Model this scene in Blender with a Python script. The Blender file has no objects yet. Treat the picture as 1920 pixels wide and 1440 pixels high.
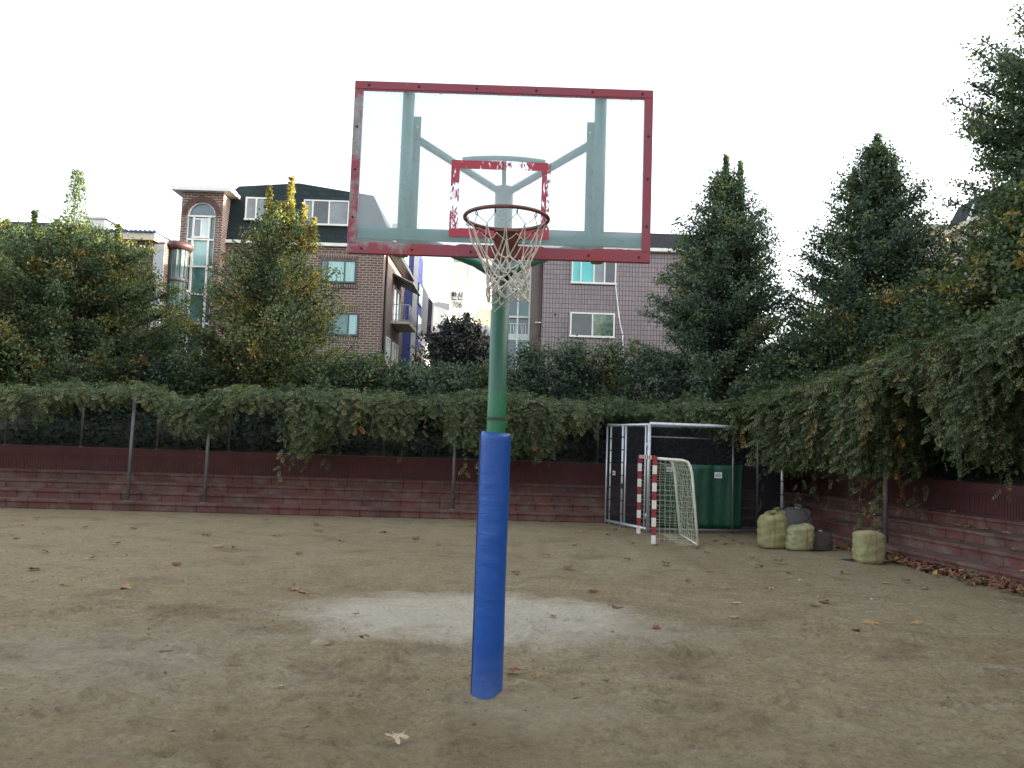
import bpy, math, random
import numpy as np
from mathutils import Vector, Matrix
R = math.radians
SC = bpy.context.scene
C = SC.collection
# ------------------------------------------------------------------ camera
CAMH, F, PITCH, ROLL = 1.78, 1500.0, 4.45, 1.9
cd = bpy.data.cameras.new('camera'); cam = bpy.data.objects.new('camera', cd); C.objects.link(cam)
cd.sensor_fit = 'HORIZONTAL'; cd.sensor_width = 36; cd.lens = 36 * F / 1920
cd.clip_start = .05; cd.clip_end = 4000
MC = Matrix.Rotation(R(90 + PITCH), 3, 'X') @ Matrix.Rotation(R(ROLL), 3, 'Z')
cam.matrix_world = Matrix.Translation((0, 0, CAMH)) @ MC.to_4x4()
SC.camera = cam
# ------------------------------------------------------------------ sky and sun
SUN_EL, SUN_AZ = 8.5, 82.0            # azimuth clockwise from +Y
w = bpy.data.worlds.new('World'); SC.world = w; w.use_nodes = True
nt = w.node_tree; nt.nodes.clear()
sky = nt.nodes.new('ShaderNodeTexSky'); sky.sky_type = 'NISHITA'; sky.sun_disc = False
sky.sun_elevation = R(SUN_EL); sky.sun_rotation = R(SUN_AZ)
sky.air_density = 1.0; sky.dust_density = 4.0; sky.ozone_density = 1.0; sky.altitude = 50
bg = nt.nodes.new('ShaderNodeBackground'); bg.inputs[1].default_value = .15
ow = nt.nodes.new('ShaderNodeOutputWorld')
hs = nt.nodes.new('ShaderNodeHueSaturation'); hs.inputs['Saturation'].default_value = .36
nt.links.new(sky.outputs[0], hs.inputs['Color']); nt.links.new(hs.outputs[0], bg.inputs[0]); nt.links.new(bg.outputs[0], ow.inputs[0])
sd = Vector((math.sin(R(SUN_AZ)) * math.cos(R(SUN_EL)), math.cos(R(SUN_AZ)) * math.cos(R(SUN_EL)), math.sin(R(SUN_EL))))
sl = bpy.data.lights.new('sun', 'SUN'); sl.energy = 5.0; sl.angle = R(.5); sl.color = (1, .85, .60)
so = bpy.data.objects.new('sun', sl); C.objects.link(so); so.rotation_euler = sd.to_track_quat('Z', 'Y').to_euler()
so.location = sd * 80
SC.view_settings.view_transform = 'Standard'; SC.view_settings.look = 'None'
SC.view_settings.gamma = 1; SC.view_settings.exposure = 2.82
SC.cycles.transparent_max_bounces = 24; SC.cycles.max_bounces = 8

def at(px, py, Y=None, Z=None):
    """the point a photo pixel shows, at distance Y or at height Z"""
    d = MC @ Vector(((px - 960) / F, (720 - py) / F, -1))
    t = Y / d.y if Y is not None else (Z - CAMH) / d.z
    return Vector((d.x * t, d.y * t, d.z * t + CAMH))

# ------------------------------------------------------------------ object helpers
def tag(o, label=None, cat=None, group=None, kind=None):
    if label: o['label'] = label
    if cat: o['category'] = cat
    if group: o['group'] = group
    if kind: o['kind'] = kind
    return o
def thing(name, label, cat, loc=(0, 0, 0), rz=0, group=None):
    o = bpy.data.objects.new(name, None); C.objects.link(o); o.location = loc; o.rotation_euler.z = rz
    o.empty_display_size = .1
    return tag(o, label, cat, group)
def origin(o):
    v = Vector((0, 0, 0))
    while o is not None: v = v + o.location; o = o.parent
    return v
def copy_tree(o, parent=None):
    c = o.copy(); C.objects.link(c); c.parent = parent
    for ch in list(o.children): copy_tree(ch, c)
    return c
def link(name, me, mat, parent=None):
    o = bpy.data.objects.new(name, me); C.objects.link(o)
    for m in (mat if isinstance(mat, (list, tuple)) else [mat]): me.materials.append(m)
    if parent is not None: o.parent = parent
    return o

class MB:
    """collects shapes; build() links them as one mesh object with box-projected UVs in metres"""
    def __init__(s): s.v = []; s.f = []; s.sm = []; s.mi = []
    def add(s, V, Fs, smooth=False, mi=0):
        n = len(s.v); s.v.extend([tuple(p) for p in V])
        for f in Fs: s.f.append([i + n for i in f]); s.sm.append(smooth); s.mi.append(mi)
    def box(s, x0, x1, y0, y1, z0, z1, mi=0):
        V = [(x0,y0,z0),(x1,y0,z0),(x1,y1,z0),(x0,y1,z0),(x0,y0,z1),(x1,y0,z1),(x1,y1,z1),(x0,y1,z1)]
        s.add(V, [(3,2,1,0),(4,5,6,7),(0,1,5,4),(1,2,6,5),(2,3,7,6),(3,0,4,7)], mi=mi)
    def obox(s, p, ax, ay, az, mi=0):       # box from centre and three half-axis vectors
        p, ax, ay, az = map(Vector, (p, ax, ay, az))
        V = [p + ax*i + ay*j + az*k for k in (-1,1) for i, j in ((-1,-1),(1,-1),(1,1),(-1,1))]
        s.add(V, [(3,2,1,0),(4,5,6,7),(0,1,5,4),(1,2,6,5),(2,3,7,6),(3,0,4,7)], mi=mi)
    def beam(s, a, b, w, h, up=(0,0,1), mi=0):
        a, b = Vector(a), Vector(b); d = (b - a); l = d.length; d.normalize()
        x = d.cross(Vector(up)); x.normalize(); z = x.cross(d)
        s.obox((a + b)/2, d*l/2, x*w/2, z*h/2, mi)
    def prism(s, pts, y0, y1, mi=0):        # outline in x,z extruded along y
        n = len(pts)
        V = [(x, y0, z) for x, z in pts] + [(x, y1, z) for x, z in pts]
        s.add(V, [tuple(range(n)), tuple(range(2*n-1, n-1, -1))] + [(i+n, (i+1) % n + n, (i+1) % n, i)[::1] for i in range(n)], mi=mi)
    def tube(s, path, r, n=8, closed=False, cap=True, mi=0, smooth=True):
        P = [Vector(p) for p in path]; m = len(P)
        rr = r if isinstance(r, (list, tuple)) else [r]*m
        T = []
        for i in range(m):
            a = P[(i-1) % m] if (closed or i > 0) else P[i]; b = P[(i+1) % m] if (closed or i < m-1) else P[i]
            t = b - a; t.normalize(); T.append(t)
        x = T[0].orthogonal(); x.normalize(); V = []; Fs = []
        for i in range(m):
            x = x - T[i]*x.dot(T[i])
            if x.length < 1e-6: x = T[i].orthogonal()
            x.normalize(); y = T[i].cross(x)
            for k in range(n):
                a = 2*math.pi*k/n; V.append(P[i] + (x*math.cos(a) + y*math.sin(a))*rr[i])
        for i in range(m if closed else m-1):
            j = (i+1) % m
            for k in range(n): Fs.append((i*n+k, i*n+(k+1) % n, j*n+(k+1) % n, j*n+k))
        s.add(V, Fs, smooth, mi)
        if cap and not closed:
            b = len(s.v) - m*n
            s.f.append([b+k for k in range(n)][::-1]); s.f.append([b+(m-1)*n+k for k in range(n)]); s.sm += [False]*2; s.mi += [mi]*2
    def lathe(s, prof, c=(0,0,0), n=32, mi=0, smooth=True):
        V = []; Fs = []; m = len(prof)
        for r, z in prof:
            for k in range(n):
                a = 2*math.pi*k/n; V.append((c[0]+r*math.cos(a), c[1]+r*math.sin(a), c[2]+z))
        for i in range(m-1):
            for k in range(n): Fs.append((i*n+k, i*n+(k+1) % n, (i+1)*n+(k+1) % n, (i+1)*n+k))
        s.add(V, Fs, smooth, mi)
    def build(s, name, mat, parent=None, local=False, bevel=0):
        off = Vector((0,0,0)) if local else origin(parent)
        me = bpy.data.meshes.new(name)
        me.from_pydata([tuple(Vector(p) - off) for p in s.v], [], s.f)
        me.polygons.foreach_set('use_smooth', s.sm); me.polygons.foreach_set('material_index', s.mi)
        uv = me.uv_layers.new(name='UVMap')
        for p in me.polygons:
            nx, ny, nz = p.normal; ax = max(range(3), key=lambda i: abs(p.normal[i]))
            for li in p.loop_indices:
                v = s.v[me.loops[li].vertex_index]
                if ax == 2: uv.data[li].uv = (v[0], v[1])
                else:
                    h = math.hypot(nx, ny); tx, ty = -ny/h, nx/h
                    uv.data[li].uv = (v[0]*tx + v[1]*ty, v[2])
        o = link(name, me, mat, parent)
        if bevel:
            b = o.modifiers.new('bevel', 'BEVEL'); b.width = bevel; b.segments = 2; b.limit_method = 'ANGLE'
        return o
# ------------------------------------------------------------------ materials
def new_mat(name):
    m = bpy.data.materials.new(name); m.use_nodes = True; m.node_tree.nodes.clear()
    return m, m.node_tree
def nd(nt, t, _in=None, **kw):
    n = nt.nodes.new('ShaderNode' + t)
    for k, v in kw.items(): setattr(n, k, v)
    for k, v in (_in or {}).items():
        s = n.inputs[k]
        if isinstance(v, bpy.types.NodeSocket): nt.links.new(v, s)
        else:
            if s.type == 'RGBA' and len(v) == 3: v = (*v, 1)
            s.default_value = v
    return n
def ramp(nt, fac, stops, interp='LINEAR'):
    n = nt.nodes.new('ShaderNodeValToRGB'); n.color_ramp.interpolation = interp
    e = n.color_ramp.elements
    while len(e) < len(stops): e.new(.5)
    for el, (p, c) in zip(e, stops): el.position = p; el.color = (*c, 1) if len(c) == 3 else c
    nt.links.new(fac, n.inputs[0]); return n.outputs[0]
def noise(nt, vec, scale, detail=4, rough=.55, dist=0):
    return nd(nt, 'TexNoise', {'Vector': vec, 'Scale': scale, 'Detail': detail, 'Roughness': rough, 'Distortion': dist}).outputs['Fac']
def mixc(nt, fac, a, b, mode='MIX'):
    n = nt.nodes.new('ShaderNodeMix'); n.data_type = 'RGBA'; n.blend_type = mode
    for i, v in ((0, fac), (6, a), (7, b)):
        if isinstance(v, bpy.types.NodeSocket): nt.links.new(v, n.inputs[i])
        else: n.inputs[i].default_value = v if i == 0 else (*v[:3], 1)
    return n.outputs[2]
def math_(nt, op, a, b=0.0, c=None):
    n = nt.nodes.new('ShaderNodeMath'); n.operation = op
    for i, v in enumerate((a, b) if c is None else (a, b, c)):
        if isinstance(v, bpy.types.NodeSocket): nt.links.new(v, n.inputs[i])
        else: n.inputs[i].default_value = v
    return n.outputs[0]
def finish(nt, bsdf):
    o = nt.nodes.new('ShaderNodeOutputMaterial'); nt.links.new(bsdf, o.inputs[0])
def bump(nt, h, dist, strength=1.0):
    return nd(nt, 'Bump', {'Height': h, 'Distance': dist, 'Strength': strength}).outputs[0]
def plain(name, c1, c2=None, scale=3, rough=.6, metal=0, bmp=0, bscale=40, spec=.5, stops=None, stretch=None):
    """noise-varied principled material"""
    m, nt = new_mat(name)
    tc = nd(nt, 'TexCoord').outputs['Object']
    if stretch: tc = nd(nt, 'Mapping', {'Vector': tc, 'Scale': stretch}).outputs[0]
    f = noise(nt, tc, scale, 5)
    c2 = c2 or tuple(x*.8 for x in c1)
    col = ramp(nt, f, stops or [(.35, c1), (.65, c2)])
    rg = nd(nt, 'MapRange', {'Value': noise(nt, tc, scale*2.3), 'To Min': max(.05, rough-.12), 'To Max': min(1, rough+.12)}).outputs[0]
    ins = {'Base Color': col, 'Roughness': rg, 'Metallic': metal, 'Specular IOR Level': spec}
    if bmp: ins['Normal'] = bump(nt, noise(nt, tc, bscale, 4), bmp)
    finish(nt, nd(nt, 'BsdfPrincipled', ins).outputs[0]); return m
def bricks(name, c1, c2, mortar, bw, rh, ms, offset=.5, dirt=.25, rough=.8, bmp=.006, dirtc=(.1,.09,.08), dscale=.6):
    m, nt = new_mat(name)
    uv = nd(nt, 'UVMap').outputs[0]
    b = nd(nt, 'TexBrick', {'Vector': uv, 'Color1': c1, 'Color2': c2, 'Mortar': mortar, 'Scale': 1.0, 'Mortar Size': ms, 'Mortar Smooth': .1, 'Bias': 0.0, 'Brick Width': bw, 'Row Height': rh}, offset=offset)
    d = noise(nt, uv, dscale, 6, .65)
    dd = ramp(nt, d, [(.4, (0,0,0)), (.75, (dirt,)*3)])
    col = mixc(nt, dd, b.outputs['Color'], dirtc)
    g = noise(nt, uv, 9, 4)
    col = mixc(nt, .35, col, ramp(nt, g, [(.3, (.55,)*3), (.7, (1.0,)*3)]), 'MULTIPLY')
    h = math_(nt, 'SUBTRACT', 1.0, b.outputs['Fac'])
    finish(nt, nd(nt, 'BsdfPrincipled', {'Base Color': col, 'Roughness': rough, 'Specular IOR Level': .3, 'Normal': bump(nt, h, bmp)}).outputs[0]); return m
def foliage(name, stops, trans=.42, rough=.5):
    m, nt = new_mat(name)
    a = nd(nt, 'Attribute', attribute_name='tint').outputs['Fac']
    col = ramp(nt, a, stops)
    p = nd(nt, 'BsdfPrincipled', {'Base Color': col, 'Roughness': rough, 'Specular IOR Level': .35}).outputs[0]
    tcol = mixc(nt, 1.0, col, (1.0, 1.15, .6), 'MULTIPLY')
    t = nd(nt, 'BsdfTranslucent', {'Color': tcol}).outputs[0]
    finish(nt, nd(nt, 'MixShader', {0: trans, 1: p, 2: t}).outputs[0]); return m
def glassy(name, c1, c2, scale=1.5, rough=.08, stretch=(1,1,1)):
    m, nt = new_mat(name)
    tc = nd(nt, 'Mapping', {'Vector': nd(nt, 'TexCoord').outputs['Object'], 'Scale': stretch}).outputs[0]
    col = ramp(nt, noise(nt, tc, scale, 2), [(.35, c1), (.65, c2)])
    finish(nt, nd(nt, 'BsdfPrincipled', {'Base Color': col, 'Roughness': rough, 'Specular IOR Level': .6, 'Coat Weight': .5, 'Coat Roughness': .03}).outputs[0]); return m

# ground: trodden sandy earth, chalk-dusty patches, scuffs
def ground_mat():
    m, nt = new_mat('sandy_earth')
    tc = nd(nt, 'TexCoord').outputs['Object']
    big = noise(nt, tc, .22, 4, .6); mid = noise(nt, tc, 1.1, 5, .6, .6); fine = noise(nt, tc, 26, 5, .7)
    st = nd(nt, 'Mapping', {'Vector': tc, 'Scale': (.8, 2.6, 1), 'Rotation': (0, 0, .25)}).outputs[0]
    streak = noise(nt, st, 1.6, 5, .62, .8)
    col = ramp(nt, big, [(.3, (.192,.146,.083)), (.5, (.236,.187,.113)), (.72, (.258,.211,.136))])
    col = mixc(nt, math_(nt, 'MULTIPLY', ramp(nt, streak, [(.48, (0,)*3), (.7, (1,)*3)]), .55), col, (.272,.238,.180))
    col = mixc(nt, math_(nt, 'MULTIPLY', ramp(nt, mid, [(.3, (1,)*3), (.48, (0,)*3)]), .45), col, (.100,.076,.046))
    col = mixc(nt, .75, col, ramp(nt, fine, [(.32, (.55,)*3), (.5, (.95,)*3), (.7, (1.25,)*3)]), 'MULTIPLY')
    grit = noise(nt, tc, 120, 3, .6)
    col = mixc(nt, .7, col, ramp(nt, grit, [(.36, (.5,)*3), (.46, (1.0,)*3), (.6, (1.0,)*3), (.7, (1.45,)*3)]), 'MULTIPLY')
    clod = noise(nt, nd(nt, 'Mapping', {'Vector': tc, 'Scale': (1, 1.6, 1), 'Rotation': (0, 0, -.3)}).outputs[0], 6.5, 6, .68, 1.2)
    col = mixc(nt, .34, col, ramp(nt, clod, [(.36, (.6,)*3), (.5, (1.0,)*3), (.66, (1.18,)*3)]), 'MULTIPLY')
    # pale chalk dust circles, then one wide ellipse of darker ground colour
    sep = nd(nt, 'SeparateXYZ', {0: tc})
    def blob(cx, cy, rx, ry, soft, amt, c):
        nonlocal col
        wob = math_(nt, 'MULTIPLY', math_(nt, 'SUBTRACT', noise(nt, tc, 1.7, 5, .65), .5), .85)
        dx = math_(nt, 'DIVIDE', math_(nt, 'SUBTRACT', sep.outputs[0], cx), rx)
        dy = math_(nt, 'DIVIDE', math_(nt, 'SUBTRACT', sep.outputs[1], cy), ry)
        d = math_(nt, 'SQRT', math_(nt, 'ADD', math_(nt, 'MULTIPLY', dx, dx), math_(nt, 'MULTIPLY', dy, dy)))
        f = nd(nt, 'MapRange', {'Value': math_(nt, 'ADD', d, wob), 'From Min': 1+soft, 'From Max': 1-soft, 'To Min': 0.0, 'To Max': amt}).outputs[0]
        f = math_(nt, 'MULTIPLY', f, ramp(nt, fine, [(.2, (.45,)*3), (.6, (1,)*3)]))
        col = mixc(nt, f, col, c)
    blob(-.35, 8.55, 1.75, 1.15, .26, .9, (.40,.362,.295))
    blob(1.1, 8.0, 1.4, .6, .5, .3, (.275,.252,.21))
    blob(.15, 5.65, .55, .45, .5, .45, (.285,.243,.180))
    blob(-3.2, 6.6, 1.3, 1.0, .55, .38, (.27,.25,.205))
    blob(0, 3.4, 6.0, 1.7, .7, .5, (.112,.088,.052))
    # clods and dents
    v = nd(nt, 'TexVoronoi', {'Vector': tc, 'Scale': 14.0, 'Randomness': 1.0}).outputs['Distance']
    h = math_(nt, 'ADD', math_(nt, 'MULTIPLY', noise(nt, tc, 9, 6, .7, .4), 1.0), math_(nt, 'MULTIPLY', noise(nt, tc, 90, 4, .7), .18))
    h = math_(nt, 'ADD', h, math_(nt, 'MULTIPLY', v, .25))
    finish(nt, nd(nt, 'BsdfPrincipled', {'Base Color': col, 'Roughness': .95, 'Specular IOR Level': .15, 'Normal': bump(nt, h, .05, 1.0)}).outputs[0]); return m

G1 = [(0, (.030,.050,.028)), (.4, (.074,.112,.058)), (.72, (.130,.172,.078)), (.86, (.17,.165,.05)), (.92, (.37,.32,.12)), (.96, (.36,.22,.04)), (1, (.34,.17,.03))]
G2 = [(0, (.018,.030,.012)), (.3, (.050,.074,.028)), (.55, (.100,.132,.056)), (.78, (.175,.185,.088)), (.88, (.20,.145,.065)), (.94, (.24,.15,.035)), (1, (.36,.18,.03))]
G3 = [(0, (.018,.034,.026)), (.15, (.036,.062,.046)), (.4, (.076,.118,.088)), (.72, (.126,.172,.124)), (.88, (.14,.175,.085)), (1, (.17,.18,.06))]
M = dict(
    ground=ground_mat(),
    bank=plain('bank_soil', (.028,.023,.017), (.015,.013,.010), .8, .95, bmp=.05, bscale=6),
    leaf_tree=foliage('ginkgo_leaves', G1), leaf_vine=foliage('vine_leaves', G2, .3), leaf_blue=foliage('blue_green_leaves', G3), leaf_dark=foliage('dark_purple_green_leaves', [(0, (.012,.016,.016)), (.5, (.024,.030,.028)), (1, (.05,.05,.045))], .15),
    bark=plain('bark', (.06,.05,.04), (.03,.025,.02), 6, .9, bmp=.01, bscale=25),
    brick=bricks('brown_brick', (.165,.094,.076), (.112,.064,.054), (.40,.36,.33), .36, .125, .018, dirt=.3, dirtc=(.13,.10,.09)),
    brick_edge=bricks('brown_brick_header', (.150,.085,.066), (.10,.06,.05), (.34,.31,.28), .125, .36, .018, 0, dirt=.2),
    brick_red=bricks('dark_red_brick', (.10,.045,.035), (.07,.035,.03), (.22,.19,.17), .4, .125, .016),
    tile=bricks('mauve_wall_tile', (.315,.268,.290), (.272,.230,.250), (.055,.046,.05), .152, .235, .012, 0, dirt=.35, rough=.45, dirtc=(.15,.125,.13)),
    shingle=bricks('green_black_shingle', (.020,.036,.040), (.013,.023,.027), (.010,.016,.018), .42, .26, .02, dirt=.3, dirtc=(.03,.045,.048)),
    navy=plain('navy_roof', (.030,.030,.050), (.022,.022,.036), 1.2, .6),
    blue_tile=bricks('blue_wall_tile', (.105,.135,.42), (.09,.115,.36), (.16,.19,.42), .3, .15, .01, dirt=.15),
    cream=plain('cream_render', (.62,.56,.46), (.52,.46,.37), 1.0, .8), white=plain('white_paint', (.78,.78,.76), (.66,.66,.64), 2.0, .5),
    tower=plain('cream_tower', (.82,.80,.76), (.76,.74,.70), .08, .85), tower2=plain('white_tower', (.80,.80,.79), (.72,.72,.72), .1, .85), tower_grey=plain('pale_grey_roof', (.42,.44,.47), (.36,.38,.41), .1, .8),
    brown=plain('brown_render', (.155,.125,.110), (.12,.098,.086), .9, .85), brownred=plain('brown_red_wall', (.13,.055,.05), (.10,.045,.04), .8, .85),
    bluemetal=plain('blue_sheet_roof', (.035,.09,.27), (.03,.07,.2), 2, .45), darkred=plain('dark_red_gutter', (.06,.028,.03), (.04,.02,.024), 2, .5),
    fr_white=plain('white_window_frame', (.78,.79,.78), (.68,.69,.68), 3, .45), fr_dark=plain('dark_window_frame', (.05,.085,.10), (.04,.065,.075), 3, .4),
    fr_alu=plain('aluminium_mullion', (.55,.57,.57), (.42,.44,.44), 3, .4, .3),
    pane_grey=glassy('grey_pane', (.14,.165,.185), (.20,.235,.26)), pane_teal=glassy('teal_pane', (.06,.15,.16), (.09,.20,.21)), pane_curtain=glassy('curtain_pane', (.25,.46,.47), (.34,.56,.56), 2.5, stretch=(4,1,.3)),
    pane_cyan=glassy('cyan_pane', (.05,.46,.47), (.09,.54,.54)), pane_dark=glassy('dark_pane', (.035,.045,.055), (.06,.07,.08)), pane_green=glassy('green_mottled_pane', (.05,.12,.085), (.16,.2,.14), 6), pane_blue=glassy('slate_blue_pane', (.055,.10,.135), (.085,.145,.175)),
    pane_pale=glassy('pale_pane', (.55,.66,.66), (.42,.55,.56)),
    black=plain('black_plastic', (.012,.012,.014), (.02,.02,.022), 4, .5), darkmetal=plain('dark_metal', (.05,.05,.055), (.035,.035,.04), 4, .5, .5),
    steel=plain('grey_post_steel', (.155,.155,.155), (.105,.105,.108), 5, .55, .4), galv=plain('galvanised_pipe', (.52,.54,.57), (.40,.42,.45), 8, .4, .5),
    white_tube=plain('white_goal_tube', (.66,.64,.58), (.50,.47,.41), 6, .5), redpaint=plain('red_goal_paint', (.28,.022,.03), (.21,.02,.028), 9, .5), whitepaint=plain('white_goal_paint', (.68,.67,.63), (.55,.53,.48), 9, .5),
    netcord=plain('goal_net_cord', (.50,.50,.40), (.38,.39,.30), 20, .8), rope=plain('hoop_net_rope', (.56,.52,.46), (.43,.40,.35), 30, .9),
    tarp=plain('green_tarpaulin', (.005,.054,.030), (.004,.042,.025), 1.5, .5, bmp=.02, bscale=5), paper=plain('white_paper', (.66,.66,.68), (.6,.6,.64), 8, .7), ink=plain('notice_ink', (.10,.11,.16), (.08,.09,.12), 8, .7),
    litter1=plain('tan_leaf', (.33,.205,.085), (.22,.13,.05), 14, .8), litter2=plain('brown_leaf', (.13,.072,.035), (.085,.047,.025), 14, .8), litter3=plain('pale_leaf', (.42,.34,.24), (.30,.22,.14), 14, .8), litter4=plain('rust_leaf', (.17,.055,.03), (.11,.04,.025), 14, .8),
    rim=plain('rusty_rim_paint', (.17,.055,.038), (.085,.04,.032), 9, .5, .2, stops=[(.3, (.19,.058,.04)), (.55, (.12,.045,.035)), (.75, (.06,.035,.03))]),
    bolt=plain('bolt', (.10,.035,.045), (.06,.03,.035), 20, .5, .6),
)
# worn painted metals of the hoop
def paint_worn(name, paint, paint2, bare, lo, hi, scale, stretch, rough=.45, bias=None):
    m, nt = new_mat(name)
    tc = nd(nt, 'TexCoord').outputs['Object']
    mp = nd(nt, 'Mapping', {'Vector': tc, 'Scale': stretch}).outputs[0]
    f = noise(nt, mp, scale, 7, .65)
    if bias:                                     # paint is rubbed off on one side of the board
        s = nd(nt, 'SeparateXYZ', {0: tc})
        b = nd(nt, 'MapRange', {'Value': s.outputs[bias[0]], 'From Min': bias[1], 'From Max': bias[2], 'To Min': bias[3], 'To Max': bias[4]}).outputs[0]
        f = math_(nt, 'ADD', f, b)
    k = ramp(nt, f, [(lo, (0,)*3), (hi, (1,)*3)])
    pc = ramp(nt, noise(nt, tc, 2.2, 5, .6), [(.35, paint), (.65, paint2)])
    bc = ramp(nt, noise(nt, tc, 30, 4), [(.35, bare), (.7, tuple(x*.6 for x in bare))])
    if name == 'green_pole_paint':
        sz = nd(nt, 'SeparateXYZ', {0: tc}).outputs[2]
        low = nd(nt, 'MapRange', {'Value': math_(nt, 'ADD', sz, math_(nt, 'MULTIPLY', noise(nt, tc, 9, 4), .12)), 'From Min': 2.26, 'From Max': 2.20, 'To Min': 0.0, 'To Max': 1.0}).outputs[0]
        pc = mixc(nt, low, pc, (.008,.125,.055))
        scr = ramp(nt, math_(nt, 'ADD', noise(nt, nd(nt, 'Mapping', {'Vector': tc, 'Scale': (3, 3, .8)}).outputs[0], 28, 5, .7), nd(nt, 'MapRange', {'Value': math_(nt, 'ABSOLUTE', math_(nt, 'SUBTRACT', sz, 1.98)), 'From Min': .0, 'From Max': .14, 'To Min': .12, 'To Max': -.1}).outputs[0]), [(.64, (0,)*3), (.68, (1,)*3)])
        pc = mixc(nt, scr, pc, (.055,.035,.022))
    col = mixc(nt, k, pc, bc)
    finish(nt, nd(nt, 'BsdfPrincipled', {'Base Color': col, 'Roughness': rough, 'Specular IOR Level': .5, 'Normal': bump(nt, noise(nt, tc, 60, 3), .0015)}).outputs[0]); return m
M['frame_red'] = paint_worn('worn_red_frame', (.265,.019,.032), (.20,.038,.066), (.29,.28,.29), .60, .68, 3.0, (1, 1, 1), bias=(0, -1.05, -.1, .12, -.06))
M['green'] = paint_worn('green_pole_paint', (.009,.080,.048), (.018,.105,.068), (.13,.20,.15), .60, .74, 3.0, (7, 7, .5), .4)
M['green2'] = paint_worn('green_bracket_paint', (.022,.165,.125), (.035,.205,.16), (.16,.14,.11), .68, .72, 5.0, (1, 1, 1), .45)
def square_mat():
    m, nt = new_mat('flaking_red_square')
    tc = nd(nt, 'TexCoord').outputs['Object']; s = nd(nt, 'SeparateXYZ', {0: tc})
    n1 = noise(nt, nd(nt, 'Mapping', {'Vector': tc, 'Scale': (1.6, 1, .55)}).outputs[0], 38, 6, .75); n2 = noise(nt, tc, 7, 3)
    # rubbed away half-way up the left upright and right of the middle of the top bar
    def bell(sock, c, wd): return math_(nt, 'MAXIMUM', math_(nt, 'SUBTRACT', 1.0, math_(nt, 'ABSOLUTE', math_(nt, 'DIVIDE', math_(nt, 'SUBTRACT', sock, c), wd))), 0.0)
    lw = math_(nt, 'MULTIPLY', math_(nt, 'MULTIPLY', bell(s.outputs[2], -.04, .22), math_(nt, 'LESS_THAN', s.outputs[0], -.24)), .17)
    tw = math_(nt, 'MULTIPLY', math_(nt, 'MULTIPLY', bell(s.outputs[0], .09, .15), math_(nt, 'GREATER_THAN', s.outputs[2], .17)), .22)
    rw = math_(nt, 'MULTIPLY', math_(nt, 'GREATER_THAN', s.outputs[0], .24), .03)
    rw = math_(nt, 'ADD', rw, math_(nt, 'MULTIPLY', math_(nt, 'GREATER_THAN', s.outputs[0], .285), .10))
    bt = math_(nt, 'MULTIPLY', math_(nt, 'LESS_THAN', s.outputs[2], -.19), -.4)
    f = math_(nt, 'ADD', math_(nt, 'ADD', math_(nt, 'ADD', n1, math_(nt, 'MULTIPLY', n2, .25)), lw), math_(nt, 'ADD', math_(nt, 'ADD', tw, rw), bt))
    k = ramp(nt, f, [(.70, (1,)*3), (.73, (0,)*3)])
    p = nd(nt, 'BsdfPrincipled', {'Base Color': (.36,.025,.05), 'Roughness': .5}).outputs[0]
    finish(nt, nd(nt, 'MixShader', {0: k, 1: nd(nt, 'BsdfTransparent').outputs[0], 2: p}).outputs[0]); return m
M['square'] = square_mat()
def acrylic_mat():
    m, nt = new_mat('scuffed_clear_acrylic')
    tc = nd(nt, 'TexCoord').outputs['Object']; s = nd(nt, 'SeparateXYZ', {0: tc})
    sc = noise(nt, tc, 55, 5, .75); cl = noise(nt, tc, 2.2, 4)
    top = nd(nt, 'MapRange', {'Value': s.outputs[2], 'From Min': .30, 'From Max': .5, 'To Min': 0.0, 'To Max': .16}).outputs[0]
    grime = ramp(nt, math_(nt, 'ADD', sc, top), [(.70, (0,)*3), (.76, (1,)*3)])
    fac = math_(nt, 'ADD', nd(nt, 'MapRange', {'Value': cl, 'From Min': .3, 'From Max': .7, 'To Min': .20, 'To Max': .30}).outputs[0], math_(nt, 'MULTIPLY', grime, .28))
    d = nd(nt, 'BsdfDiffuse', {'Color': (.8,.9,.97)}).outputs[0]; t = nd(nt, 'BsdfTranslucent', {'Color': (.90,.95,1.0)}).outputs[0]
    veil = nd(nt, 'MixShader', {0: .72, 1: d, 2: t}).outputs[0]
    gl = nd(nt, 'BsdfGlossy', {'Color': (1, 1, 1), 'Roughness': .06}).outputs[0]
    clr = nd(nt, 'MixShader', {0: math_(nt, 'MULTIPLY', nd(nt, 'Fresnel', {'IOR': 1.45}).outputs[0], .6), 1: nd(nt, 'BsdfTransparent', {'Color': (.95, .975, .985)}).outputs[0], 2: gl}).outputs[0]
    finish(nt, nd(nt, 'MixShader', {0: fac, 1: clr, 2: veil}).outputs[0]); return m
M['acrylic'] = acrylic_mat()
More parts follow.
